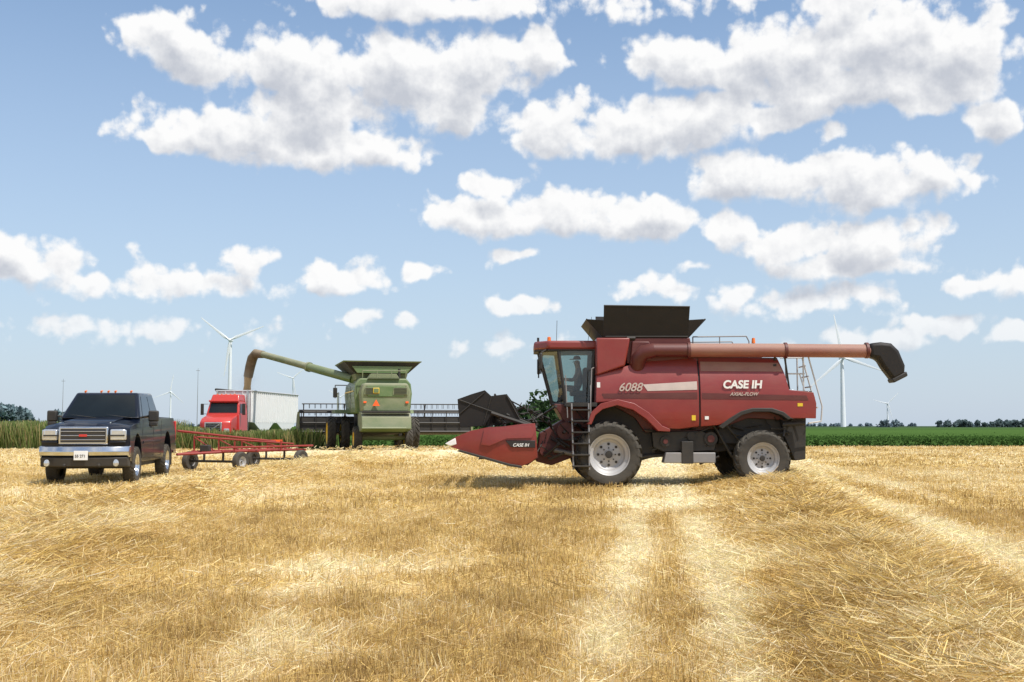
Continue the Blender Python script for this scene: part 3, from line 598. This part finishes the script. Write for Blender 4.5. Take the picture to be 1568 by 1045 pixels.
extr('engine_cover',[(-.9,4.0),(.9,4.0),(.7,4.3),(-.7,4.3)],.5,1.5,M_greend,GC)
bars('exhaust',[((.95,1.2,4.0),(.95,1.2,4.6),.09)],M_blk,GC,12)
box('cab',(0,7.1,3.1),(1.9,1.7,1.9),M_dglass,GC,.1); box('cab_roof',(0,7.1,4.15),(2.1,2.0,.22),M_green,GC,.08)
for s in (-1,1):
    bars('mirror_arm',[((s*1.0,7.9,3.9),(s*2.0,7.9,3.9),.03),((s*2.0,7.9,3.9),(s*2.0,7.9,3.1),.03)],M_blk,GC); box('mirror',(s*2.0,7.9,3.45),(.25,.1,.6),M_blk,GC,.03)
bars('side_ladder',[((-1.9,6.6,2.3),(-1.9,6.6,3.4),.025),((-1.9,7.4,2.3),(-1.9,7.4,3.4),.025),((-1.9,6.6,3.4),(-1.9,7.4,3.4),.025)],M_greend,GC)
extr('feeder_house',[(6.2,1.0),(8.4,.9),(8.4,1.9),(6.2,2.3)],-.7,.7,M_greend,GC,axis='x')
XA,XB=-4.1,6.6
extr('header_trough',[(8.4,.95),(8.45,2.0),(8.55,2.0),(8.6,1.1),(9.6,.9),(9.6,.85)],XA,XB,M_blk,GC,axis='x')
for s in (XA-.05,XB+.05): extr('header_end',[(8.3,.95),(8.4,2.3),(9.2,2.1),(10.4,1.1),(10.3,.9)],s-.07,s+.07,M_greend,GC,axis='x',bevel=.03)
sg=[((XA,9.3,2.35),(XB,9.3,2.35),.08),((XA,8.35,2.25),(XB,8.35,2.25),.06),((XA,8.33,1.6),(XB,8.33,1.6),.05),((XA,8.33,1.05),(XB,8.33,1.05),.07)]
for k in range(6):
    a=k*math.pi/3; p=(9.3+.5*math.cos(a),2.35+.5*math.sin(a)); sg.append(((XA+.2,p[0],p[1]),(XB-.2,p[0],p[1]),.03))
    for x in np.arange(XA+.3,XB-.2,.35): sg.append(((x,p[0],p[1]),(x,p[0]-.05,p[1]-.28),.014))
    for x in np.linspace(XA+.3,XB-.3,5): sg.append(((x,9.3,2.35),(x,p[0],p[1]),.03))
for x in np.arange(XA+.1,XB,.9): sg.append(((x,8.32,1.0),(x,8.32,2.3),.03))
bars('reel',sg,M_blk,GC,5)
inv=Matrix.LocRotScale(Vector((-7.4,66.3,0)),Matrix.Rotation(GR,3,'Z').to_quaternion(),Vector((1.06,)*3)).inverted()
W=lambda *p: inv@Vector(p)
p0=W(-9.7,69.5,4.35);p1=W(-17.3,78.2,6.45)
mid=p0.lerp(p1,.45)
tube('auger_base',[W(-9.0,69.2,3.9),W(-9.3,69.4,4.25),p0],.27,M_green,GC)
tube('auger_tube',[p0,mid],.25,M_green,GC); tube('auger_tube_outer',[mid,p1],.21,M_greend,GC)
tube('auger_collar',[mid-(p1-p0)*.01,mid+(p1-p0)*.01],.3,M_greend,GC)
tube('auger_spout',[p1-(p1-p0)*.03,W(-17.75,78.7,6.5),W(-18.05,79.0,6.2),W(-18.25,79.2,5.6),W(-18.4,79.3,4.9)],[.24,.30,.33,.32,.30],M_brown,GC)
tube('grain_stream',[W(-18.4,79.3,4.95),W(-18.45,79.35,4.3),W(-18.5,79.4,3.6)],[.26,.22,.3],M_grain,GC,14)
# grain dust hanging around the spout
bm=bmesh.new(); bmesh.ops.create_icosphere(bm,subdivisions=3,radius=1.0); me=bpy.data.meshes.new('grain_dust'); bm.to_mesh(me); bm.free()
dm=bpy.data.materials.new('dust_volume'); dm.use_nodes=True; dn_=dm.node_tree.nodes; dk=dm.node_tree.links; dn_.remove(dn_['Principled BSDF'])
sc_=dn_.new('ShaderNodeVolumeScatter'); sc_.inputs['Color'].default_value=(.92,.80,.62,1); dk.new(sc_.outputs[0],dn_['Material Output'].inputs['Volume'])
tcd=dn_.new('ShaderNodeTexCoord'); ln_=dn_.new('ShaderNodeVectorMath'); ln_.operation='LENGTH'; dk.new(tcd.outputs['Object'],ln_.inputs[0])
nd=dn_.new('ShaderNodeTexNoise'); nd.inputs['Scale'].default_value=2.5; dk.new(tcd.outputs['Object'],nd.inputs['Vector'])
r1=dn_.new('ShaderNodeMapRange'); r1.interpolation_type='SMOOTHSTEP'; dk.new(ln_.outputs['Value'],r1.inputs[0]); r1.inputs[1].default_value=.1; r1.inputs[2].default_value=.95; r1.inputs[3].default_value=.35; r1.inputs[4].default_value=0
mu=dn_.new('ShaderNodeMath'); mu.operation='MULTIPLY'; dk.new(r1.outputs[0],mu.inputs[0]); dk.new(nd.outputs['Fac'],mu.inputs[1]); dk.new(mu.outputs[0],sc_.inputs['Density'])
me.materials.append(dm); do=bpy.data.objects.new('grain_dust',me); COL.objects.link(do); do.location=(-18.9,79.2,4.6); do.scale=(2.3,1.6,1.5)

# ================================================================ semi truck & grain trailer
SE=empty('semi_truck',(-19.35,73.9,0),rad(-5.5))
extr('hood',[(0,1.0),(.05,1.75),(.35,2.0),(1.7,2.25),(1.7,.9),(1.45,.75),(1.3,1.15),(.9,1.3),(.5,1.15),(.35,.7),(0,.7)],-1.05,1.05,M_semi,SE,axis='x',bevel=.08,cuts={'x':6},f=lambda c:Vector((c.x,c.y+(.25*abs(c.x)**2.5 if c.y<.6 else 0),c.z)))
frust('cab_body',(-1.15,1.15,1.65,3.4,1.0),(-1.12,1.12,1.68,3.4,2.3),M_semi,SE,.05)
frust('cab_upper',(-1.12,1.12,1.7,3.4,2.28),(-1.0,1.0,2.05,3.4,3.15),M_semi,SE,.05)
frust('roof_fairing',(-1.0,1.0,2.0,3.4,3.12),(-.92,.92,2.25,3.4,3.60),M_semi,SE,.08)
q=[(-1.12,1.7,2.28),(1.12,1.7,2.28),(1.0,2.05,3.15),(-1.0,2.05,3.15)]
M_wind=mat('windshield_tint',(.008,.011,.012),.06,0,.4,2.5,.0,spec=.4); M_wind2=mat('side_window_tint',(.006,.008,.010),.06,0,.3,3,spec=.4)
quadpanel('windshield',q,.06,.94,.1,.86,.02,M_wind,SE)
q=[(1.12,1.7,2.28),(1.12,3.4,2.28),(1.0,3.4,3.15),(1.0,2.05,3.15)]
quadpanel('side_window',q,.1,.6,.1,.8,.02,M_wind2,SE)
q=[(-1.12,3.4,2.28),(-1.12,1.7,2.28),(-1.0,2.05,3.15),(-1.0,3.4,3.15)]
quadpanel('side_window',q,.4,.9,.1,.8,.02,M_wind2,SE)
box('visor',(0,1.95,3.12),(2.0,.35,.1),M_semi,SE,.02,rot=('X',-.3))
box('grille_frame',(0,-.02,1.32),(1.15,.06,.85),M_chr,SE,.03); box('grille',(0,-.055,1.32),(1.0,.03,.72),M_blk,SE,.01)
bars('grille_bars',[((-.5,-.08,1.02+i*.12),(.5,-.08,1.02+i*.12),.015) for i in range(6)]+[((-.5,-.09,1.0),(.5,-.09,1.65),.03)],M_chr,SE)
box('bumper',(0,.0,.55),(2.4,.3,.38),M_semi,SE,.06)
for s in (-1,1):
    box('headlight',(s*.86,.08,1.2),(.34,.2,.26),M_lens,SE,.05); box('mirror',(s*1.42,1.75,2.6),(.2,.12,.75),M_blk,SE,.03); bars('mirror_arm',[((s*1.05,1.9,2.95),(s*1.42,1.8,2.95),.02),((s*1.05,1.9,2.3),(s*1.42,1.8,2.3),.02)],M_chr,SE)
    wheel('front_wheel',(s*1.0,.9,.52),.51,.3,.29,M_rimg,SE,axis='x',face=s,nl=0); wheel('drive_wheel',(s*.95,5.0,.52),.51,.6,.29,M_rimg,SE,axis='x',face=s,nl=0); wheel('drive_wheel',(s*.95,6.2,.52),.51,.6,.29,M_rimg,SE,axis='x',face=s,nl=0)
    bars('exhaust_stack',[((s*1.05,3.55,1.2),(s*1.05,3.55,3.9),.08)],M_chr,SE,12); bars('fuel_tank',[((s*.95,2.2,.75),(s*.95,3.9,.75),.3)],M_chr,SE,16)
box('chassis_rail',(0,4.2,.85),(.9,5,.25),M_blk,SE); bars('roof_lights',[((x,2.35,3.61),(x,2.28,3.61),.04) for x in (-.6,-.3,0,.3,.6)],M_or,SE)
GT=empty('grain_trailer',(-18.97,77.75,0),rad(-5.5))
Lt=11.0
extr('hopper_box',[(0,1.75),(0,3.85),(Lt,3.85),(Lt,1.75),(Lt-.6,1.7),(Lt*.78,1.0),(Lt*.70,1.0),(Lt*.52,1.7),(Lt*.45,1.7),(Lt*.3,1.0),(Lt*.22,1.0),(.6,1.7)],-1.25,1.25,M_white,GT,axis='x',bevel=.03)
bars('wall_ribs',[((s*1.27,y,1.75),(s*1.27,y,3.85),.035) for s in (-1,1) for y in np.arange(.15,Lt,.45)]+[((x,-.03,1.75),(x,-.03,3.85),.03) for x in (-1.2,-.6,0,.6,1.2)],M_white,GT,6)
bars('top_rail',[((s*1.27,0,3.88),(s*1.27,Lt,3.88),.06) for s in (-1,1)]+[((-1.27,0,3.88),(1.27,0,3.88),.06)],M_lgrey,GT)
box('grain_heap',(0,5,3.87),(2.2,9.5,.14),M_grain,GT,.05); box('rolled_tarp',(-1.3,5.5,3.98),(.2,11,.18),M_blk,GT,.08)
box('frame',(0,7,1.15),(1.0,7.5,.2),M_grey,GT)
for s in (-1,1):
    for y in (8.8,10.1): wheel('trailer_wheel',(s*.95,y,.52),.51,.55,.29,M_rimg,GT,axis='x',face=s,nl=0)
bars('landing_gear',[((s*.8,2.6,.3),(s*.8,2.6,1.7),.06) for s in (-1,1)],M_grey,GT)

# ================================================================ pickup truck (front = -y)
PT=empty('pickup_truck',(-10.80,28.75,0),rad(6.5),(1.10,1.19,1.19))
before=set(bpy.data.objects)
def arc(cy,cz,r,a0,a1,n=12): return [(cy+r*math.cos(rad(a0+(a1-a0)*i/n)),cz+r*math.sin(rad(a0+(a1-a0)*i/n))) for i in range(n+1)]
pf=[(.14,.50),(.06,.62),(.05,.95),(.10,1.07),(.28,1.15),(.8,1.19),(1.42,1.22),(1.5,1.24),(3.72,1.27),(3.76,1.25),(3.80,1.27),(5.66,1.28),(5.68,.62)]+[(5.1,.55)]+arc(4.55,.50,.49,6,174)+[(4.0,.46),(1.6,.46)]+arc(1.0,.48,.48,2,178)+[(.45,.48)]
def pform(c):
    x=abs(c.x); s=1 if c.x>0 else -1
    c.x=s*x*(1-.05*max(0,(c.z-.90)/.3)**1.5-.03*max(0,(.6-c.z)/.3))
    if c.y<.9: c.y+=.22*x**3*(1-c.y/.9); 
    if c.y<1.5 and c.z>1.05: c.z-=.07*x**3
    return c
extr('body',pf,-.99,.99,M_navy,PT,axis='x',bevel=.03,cuts={'x':8,'z':7},f=pform)
extr('hood_bulge',[(.35,1.14),(.42,1.175),(1.42,1.25),(1.44,1.2)],-.55,.55,M_navy,PT,axis='x',bevel=.02)
gb=(-.94,.94,1.42,3.74,1.235); gt=(-.74,.74,2.05,3.58,1.90)
b8=[(gb[0],gb[2],gb[4]),(gb[1],gb[2],gb[4]),(gb[1],gb[3],gb[4]),(gb[0],gb[3],gb[4])]; t8=[(gt[0],gt[2],gt[4]-.03),(gt[1],gt[2],gt[4]-.03),(gt[1],gt[3],gt[4]),(gt[0],gt[3],gt[4])]
mk('cab',b8+t8,[(3,2,1,0),(4,5,6,7),(0,1,5,4),(1,2,6,5),(2,3,7,6),(3,0,4,7)],M_navy,PT,.05)
q=[b8[0],b8[1],t8[1],t8[0]]; quadpanel('windshield',q,.055,.945,.06,.90,.006,M_wind,PT)
q=[b8[1],b8[2],t8[2],t8[1]]; quadpanel('front_side_window',q,.13,.52,.10,.86,.006,M_wind2,PT); quadpanel('rear_side_window',q,.56,.86,.10,.86,.006,M_wind2,PT)
q=[b8[3],b8[0],t8[0],t8[3]]; quadpanel('front_side_window',q,.48,.87,.10,.86,.006,M_wind2,PT); quadpanel('rear_side_window',q,.14,.44,.10,.86,.006,M_wind2,PT)
q=[b8[2],b8[3],t8[3],t8[2]]; quadpanel('rear_window',q,.1,.9,.15,.85,.006,M_wind2,PT)
bars('wipers',[((-.1,1.43,1.25),(-.75,1.52,1.33),.01),((.75,1.43,1.25),(.1,1.52,1.33),.01)],M_blk,PT)
bars('clearance_lights',[((x,2.12,1.895),(x,2.20,1.915),.026) for x in (-.55,-.17,0,.17,.55)],M_or,PT,8)
for s in (-1,1):
    for y in (1.55,2.78,3.70): box('door_seam',(s*.988,y,.88),(.006,.012,.66),M_dblk,PT,0)
    box('sill_seam',(s*.985,2.65,.54),(.008,2.2,.012),M_dblk,PT,0)
    box('body_moulding',(s*.996,2.7,.80),(.012,2.2,.05),M_navy,PT,.004)
    box('door_handle',(s*.985,2.6,1.08),(.02,.17,.035),M_blk,PT,.006)
    box('mirror',(s*1.20,1.72,1.30),(.24,.13,.26),M_blk,PT,.035); box('mirror_lower',(s*1.20,1.70,1.13),(.20,.10,.08),M_blk,PT,.02); bars('mirror_arm',[((s*.92,1.75,1.27),(s*1.1,1.73,1.30),.025)],M_blk,PT)
    box('headlight',(s*.74,.135,.94),(.34,.16,.19),M_lens,PT,.03,rot=('Z',s*.22)); box('headlight_trim',(s*.74,.12,.82),(.36,.16,.03),M_navy,PT,.01,rot=('Z',s*.22))
    box('headlight_divider',(s*.74,.05,.93),(.33,.02,.025),M_blk,PT,0,rot=('Z',s*.22))
    box('turn_signal',(s*.88,.165,.94),(.08,.16,.17),M_lens,PT,.02,rot=('Z',s*.3))
    lathe('fog_light',[(.001,-.03),(.055,-.02),(.065,0)],(s*.76,-.085,.47),'y',M_lens,PT,16)
    box('tow_hook',(s*.38,-.03,.43),(.06,.12,.06),M_blk,PT,.015)
    box('tail_lamp',(s*.93,5.68,1.0),(.13,.04,.4),M_semi,PT,.02)
    box('mud_flap',(s*.86,5.1,.42),(.28,.02,.3),M_blk,PT,0)
box('grille_surround',(0,.045,.93),(1.10,.08,.30),M_chr,PT,.03); box('grille',(0,.0,.93),(1.0,.02,.23),M_blk,PT,.01)
bars('grille_bars',[((-.49,-.012,.86+i*.07),(.49,-.012,.86+i*.07),.008) for i in range(3)],M_chr,PT)
box('grille_badge',(0,-.02,.93),(.18,.012,.04),M_semi,PT,.01)
def bump(c): c.y+=.22*abs(c.x)**3; return c
extr('front_bumper',[(-.10,.60),(-.13,.66),(-.08,.75),(.12,.76),(.12,.57),(-.02,.565)],-1.0,1.0,M_chr,PT,axis='x',bevel=.02,cuts={'x':10},f=bump)
extr('air_dam',[(-.06,.40),(-.08,.565),(.2,.565),(.25,.38)],-.97,.97,M_blk,PT,axis='x',bevel=.02,cuts={'x':10},f=bump)
box('license_plate',(0,-.145,.60),(.31,.012,.155),M_white,PT,.005); text('plate_number','55 271',.085,(-.13,-.155,.60),(rad(90),0,0),M_dblk,PT)
box('rear_bumper',(0,5.75,.62),(1.95,.18,.2),M_chr,PT,.03); box('underbody',(0,2.9,.42),(1.5,4.6,.16),M_blk,PT)
extr('bed_cover',[(3.9,1.285),(5.55,1.285),(5.55,1.292),(3.9,1.292)],-.85,.85,M_blk,PT,axis='x',bevel=0)
for o in set(bpy.data.objects)-before:   # lifted heavy-duty body: taller front end and beltline
    if o.type=='MESH':
        for v in o.data.vertices:
            z=v.co.z
            if z>.45: v.co.z=z+.19*min(1,(z-.45)/.72)-(.04*max(0,(z-1.25)/.65))
for s in (-1,1):
    wheel('front_wheel',(s*.87,1.0,.405),.40,.27,.235,M_chr,PT,axis='x',face=s,nl=28,lug=.008); wheel('rear_wheel',(s*.87,4.55,.405),.40,.27,.235,M_chr,PT,axis='x',face=s,nl=28,lug=.008)

# ================================================================ header transport trailer
HT=empty('header_trailer',(-10.3,36.6,0))
d=Vector((1.9,3.8,0)); dn=d.normalized(); sd=Vector((dn.y,-dn.x,0))
def tp(t,s,z): p=dn*t+sd*s; return (p.x,p.y,z)
sg=[(tp(-.6,0,.6),tp(1.0,-.5,.65),.045),(tp(-.6,0,.6),tp(1.0,.5,.65),.045)]
for s in (-.5,.5): sg+=[(tp(.9,s,.66),tp(4.9,s,.66),.05)]
for t in (1.0,2.2,3.4,4.8): sg+=[(tp(t,-.85,.66),tp(t,.95,.66),.04),(tp(t,-.75,.66),tp(t,-.75,1.25-.07*t),.03),(tp(t,-.75,1.2-.07*t),tp(t,.1,.7),.022)]
sg+=[(tp(.2,-.75,1.34),tp(5.3,-.75,.93),.045),(tp(.5,-.2,1.14),tp(5.2,.1,.86),.035),(tp(.3,.95,.80),tp(5.2,.95,.80),.04),(tp(1.0,.95,.66),tp(1.0,.95,1.0),.03),(tp(3.4,.95,.66),tp(3.4,.95,1.0),.03)]
bars('frame',sg,M_trl,HT,6)
for t in (1.1,4.3):
    bars('axle',[(tp(t,-.95,.34),tp(t,1.05,.34),.04)]+[(tp(t,s,.34),tp(t,s,.66),.04) for s in (-.4,.4)],M_blk,HT)
    for s in (-1.0,1.12):
        c=tp(t,s,.34)
        e=bpy.data.objects.new('wheel_mount',None); COL.objects.link(e); e.parent=HT; e.location=c; e.rotation_euler=(0,0,math.atan2(sd.y,sd.x))
        wheel('wheel',(0,0,0),.32,.2,.17,M_rimg,e,axis='x',face=(1 if s>0 else -1),nl=0)
box('reflector',tp(5.25,-.75,.95),(.5,.04,.09),M_orr,HT); box('tool_box',tp(.7,0,.78),(.3,.3,.2),M_blk,HT,.02)

# ================================================================ wind turbines
def turbine(x,y,hub,bl,a0,yaw=0):
    T=empty('wind_turbine',(x,y,0),yaw)
    k=bl/45
    lathe('tower',[(2.8*k,0),(2.2*k,hub*.5),(1.6*k,hub-1)],(0,0,0),'z',M_tw,T,20)
    extr('nacelle',[(-3.5*k,hub-1.6*k),(-3.5*k,hub+1.4*k),(6*k,hub+1.9*k),(6*k,hub-1.4*k)],-1.7*k,1.7*k,M_tw,T,axis='x',bevel=.5*k)
    lathe('hub',[(.01,-6.3*k),(1.2*k,-5.9*k),(1.9*k,-4.6*k),(1.9*k,-3.4*k)],(0,0,hub),'y',M_tw,T,16)
    for i in range(3):
        a=rad(a0+120*i); dv=Vector((math.cos(a),0,math.sin(a))); pv=Vector((-math.sin(a),0,math.cos(a)))
        st=[(0,.95,.9),(.06,1.2,.8),(.18,2.2,.45),(.4,1.7,.3),(.7,1.15,.18),(.95,.7,.08),(1,.15,.04)]
        V=[];F=[]
        for t,c,th in st:
            o=Vector((0,-4.6*k,hub))+dv*bl*t
            for u,w in ((-.35*2,0),(0,1),(1.3,0),(0,-1)): V.append(o+pv*c*k*u*.85+Vector((0,w*th*k,0)))
        for j in range(len(st)-1):
            b=4*j; F+=[(b+e,b+(e+1)%4,b+4+(e+1)%4,b+4+e) for e in range(4)]
        F+=[(0,1,2,3),tuple(range(len(V)-1,len(V)-5,-1))]
        mk('blade',V,F,M_tw,T)
def tb(u,hubpx,blpx,a0,hub=80,yaw=0):
    y=1742*(hub-1.5)/hubpx; turbine(u/1742*y,y,hub,blpx/1742*y,a0,yaw)
tb(-432,131,57,22); tb(506,104,68,101); tb(-522,52,27,80); tb(-335,73,27,40); tb(574,34,24,45); tb(-262,44,22,150)
for u,top in ((-687,72),(-481,88)):
    P=empty('utility_pole',(u/1742*300,300,0)); hh=1.5+top*300/1742
    bars('mast',[((0,0,0),(0,0,hh),(.10,.04))],M_grey,P); bars('crossarm',[((-.5,0,hh-.6),(.5,0,hh-.6),.05)],M_grey,P)

# ================================================================ camera
cam=bpy.data.cameras.new('camera'); co=bpy.data.objects.new('camera',cam); COL.objects.link(co)
cam.lens=40; cam.sensor_width=36; cam.clip_end=20000; cam.clip_start=.1
PITCH=math.atan(130/1742)
co.location=(0,0,1.5); co.rotation_euler=(rad(90)+PITCH,0,0); S.camera=co

# ================================================================ light
el=rad(60); sh=Vector((.74,-.62)).normalized(); sv=Vector((sh.x*math.cos(el),sh.y*math.cos(el),math.sin(el)))
sl=bpy.data.lights.new('sun','SUN'); sl.energy=4.9; sl.angle=rad(.5); sl.color=(1,.965,.90); so=bpy.data.objects.new('sun',sl); so.rotation_euler=(-sv).to_track_quat('-Z','Y').to_euler(); COL.objects.link(so)

w=bpy.data.worlds.new('World'); S.world=w; w.use_nodes=True; nt=w.node_tree; N=nt.nodes; L=nt.links
try: w.cycles.sampling_method='NONE'
except Exception as ex: print(ex)
bg=N['Background']; bg.inputs[1].default_value=.12
sky=N.new('ShaderNodeTexSky'); sky.sky_type='NISHITA'; sky.sun_disc=False; sky.sun_elevation=el; sky.sun_rotation=math.atan2(sh.x,sh.y)
sky.air_density=1.0; sky.dust_density=.6; sky.ozone_density=2.0
# cloud field laid out over azimuth / elevation of the sky
clouds=[(280,75,82,56),(440,95,100,48),(600,112,130,60),(720,112,90,58),(825,80,62,38),(700,160,85,46),(480,170,110,46),(350,205,140,40),(520,228,160,34),(248,212,42,22),
(868,200,90,48),(970,200,120,48),(1090,180,105,42),(1180,180,70,22),(1060,92,115,42),(1200,90,140,56),(1340,60,130,74),(1470,85,85,72),(1300,130,200,40),(1410,155,60,22),
(600,6,160,28),(760,2,120,24,.8),(980,6,140,28,.5),(1290,8,80,30,.8),(1520,182,42,34),(1275,206,24,14,.5),(1130,272,80,40),(1250,270,108,44),(1340,283,92,38),(1430,265,58,34),(1500,282,40,15,.5),
(755,287,38,20,.5),(720,335,92,30),(850,325,122,36),(990,337,86,40),(785,391,34,13,.7),(1110,355,44,28),(1200,378,80,30),(1345,368,88,38),(1280,404,140,24,.8),(1060,406,30,12,.6),
(60,400,100,40,.75),(0,378,60,32,.9),(130,432,115,26,.55),(300,436,150,24,.6),(388,403,44,30,.8),(515,426,82,27),(642,413,30,14,.9),(800,468,70,18,.8),(1020,440,54,22,.6),(1130,452,46,24,.7),(1250,462,125,26,.7),
(1490,436,42,15,.9),(1540,432,52,28,.8),(1445,498,66,22,.8),(1548,512,42,18,.9),(552,486,40,13,.6),(632,492,28,13,.6),(780,532,80,18,.45),(190,506,200,18,.42),(1330,522,140,18,.42)]
def chart(a,b):
    X=a-784; Zc=522.5-b; y=1742*math.cos(PITCH)-Zc*math.sin(PITCH); z=1742*math.sin(PITCH)+Zc*math.cos(PITCH)
    return math.atan2(X,y),math.atan2(z,math.hypot(X,y))
g=bpy.data.node_groups.new('cloud_shape','ShaderNodeTree')
g.interface.new_socket('Vector',in_out='INPUT',socket_type='NodeSocketVector'); g.interface.new_socket('D',in_out='OUTPUT',socket_type='NodeSocketFloat')
gi=g.nodes.new('NodeGroupInput'); go=g.nodes.new('NodeGroupOutput'); GL=g.links
def gm(op,*ins,cl=False):
    n=g.nodes.new('ShaderNodeMath'); n.operation=op; n.use_clamp=cl
    for i,v in enumerate(ins):
        if isinstance(v,(int,float)): n.inputs[i].default_value=v
        else: GL.new(v,n.inputs[i])
    return n.outputs[0]
def gv(op,*ins):
    n=g.nodes.new('ShaderNodeVectorMath'); n.operation=op
    for i,v in enumerate(ins):
        if isinstance(v,tuple): n.inputs[i].default_value=v
        else: GL.new(v,n.inputs[i])
    return n
vin=gi.outputs[0]; cur=None
for c in clouds:
    a,e=chart(c[0],c[1]); ra=c[2]/1742*1.12; re=c[3]/1742*1.12
    v=gv('MULTIPLY_ADD',vin,(1/ra,1/re,0),(-a/ra,-e/re,0)); l=gv('LENGTH',v.outputs[0]).outputs['Value']
    s=c[4] if len(c)>4 else 1
    if s<1: l=gm('MULTIPLY_ADD',l,s,1-s)
    cur=l if cur is None else gm('SMOOTH_MIN',cur,l,.14)
GL.new(gm('SUBTRACT',1,cur),go.inputs[0])
def m(op,*ins,cl=False):
    n=N.new('ShaderNodeMath'); n.operation=op; n.use_clamp=cl
    for i,v in enumerate(ins):
        if isinstance(v,(int,float)): n.inputs[i].default_value=v
        else: L.new(v,n.inputs[i])
    return n.outputs[0]
def vadd(a,b):
    v=N.new('ShaderNodeVectorMath'); v.operation='ADD'; L.new(a,v.inputs[0])
    if isinstance(b,tuple): v.inputs[1].default_value=b
    else: L.new(b,v.inputs[1])
    return v.outputs[0]
def noi(sc,det,ro,vec):
    n=N.new('ShaderNodeTexNoise'); n.noise_dimensions='2D'; n.inputs['Scale'].default_value=sc; n.inputs['Detail'].default_value=det; n.inputs['Roughness'].default_value=ro
    L.new(vec,n.inputs['Vector']); return n
def mrng(v,a,b,c,d,smooth=True):
    n=N.new('ShaderNodeMapRange'); n.interpolation_type='SMOOTHSTEP' if smooth else 'LINEAR'; L.new(v,n.inputs[0])
    for i,x in enumerate((a,b,c,d)): n.inputs[i+1].default_value=x
    return n.outputs[0]
tc=N.new('ShaderNodeTexCoord'); s3=N.new('ShaderNodeSeparateXYZ'); L.new(tc.outputs['Generated'],s3.inputs[0])
az=m('ARCTAN2',s3.outputs[0],s3.outputs[1]); elv=m('ARCSINE',s3.outputs[2])
cv=N.new('ShaderNodeCombineXYZ'); L.new(az,cv.inputs[0]); L.new(elv,cv.inputs[1]); p=cv.outputs[0]
wn=noi(16,2,.55,p); wv=N.new('ShaderNodeVectorMath'); wv.operation='MULTIPLY_ADD'; L.new(wn.outputs['Color'],wv.inputs[0]); wv.inputs[1].default_value=(.034,.020,0); wv.inputs[2].default_value=(-.017,-.010,0)
pw=vadd(p,wv.outputs[0])
def shape(vec):
    q=N.new('ShaderNodeGroup'); q.node_tree=g; L.new(vec,q.inputs[0]); return q.outputs[0]
OFF=(.005,.020,0)
S0=shape(pw); S1=shape(vadd(pw,OFF))
nA=noi(26,8,.56,p).outputs['Fac']; nB=noi(26,4,.56,vadd(p,(.003,.008,0))).outputs['Fac']
def vor(sc,vec):
    v=N.new('ShaderNodeTexVoronoi'); v.voronoi_dimensions='2D'; v.feature='F1'; v.inputs['Scale'].default_value=sc; L.new(vec,v.inputs['Vector']); return v.outputs['Distance']
# generic clouds for the rest of the sky dome
away=m('MAXIMUM',m('MULTIPLY',m('SUBTRACT',m('ABSOLUTE',az),.47),6,cl=True),m('MULTIPLY',m('SUBTRACT',elv,.42),6,cl=True),cl=True)
gen=m('SUBTRACT',m('MULTIPLY',m('SUBTRACT',noi(5,2,.5,p).outputs['Fac'],.50),4),m('MULTIPLY',m('SUBTRACT',1,away),3))
# ragged tops, smoother flat bases: noise is damped where there is cloud above
base=mrng(S1,-.1,.7,1.0,.62)
na=m('MULTIPLY',m('SUBTRACT',nA,.5),1.5)
det=m('ADD',m('ADD',na,m('MULTIPLY',m('SUBTRACT',.40,vor(38,pw)),.42)),m('MULTIPLY',m('SUBTRACT',.40,vor(95,pw)),.26))
d0=m('ADD',m('MAXIMUM',S0,gen),m('MULTIPLY',det,base))
mask=mrng(d0,.0,.36,0,1)
occ=m('ADD',m('MULTIPLY',mrng(m('ADD',S1,m('MULTIPLY',m('SUBTRACT',nB,.5),1.1)),.0,.95,0,1),.88),m('MULTIPLY',m('SUBTRACT',nB,nA),1.1),cl=True)
haze=mrng(elv,0,.14,.45,1); mask=m('MULTIPLY',mask,haze)
cc=N.new('ShaderNodeMixRGB'); cc.inputs[1].default_value=(8.2,8.2,8.2,1); cc.inputs[2].default_value=(4.7,4.95,5.5,1); L.new(occ,cc.inputs[0])
hz1=N.new('ShaderNodeMixRGB'); L.new(mrng(elv,0,.38,.85,.14,False),hz1.inputs[0]); hz1.inputs[2].default_value=(4.6,5.35,6.5,1)
sc2=N.new('ShaderNodeVectorMath'); sc2.operation='MULTIPLY'; L.new(sky.outputs[0],sc2.inputs[0]); sc2.inputs[1].default_value=(1.12,1.25,1.30); L.new(sc2.outputs[0],hz1.inputs[1])
mx=N.new('ShaderNodeMixRGB'); L.new(mask,mx.inputs[0]); L.new(hz1.outputs[0],mx.inputs[1]); L.new(cc.outputs[0],mx.inputs[2])
L.new(mx.outputs[0],bg.inputs[0])
w.name='sky'
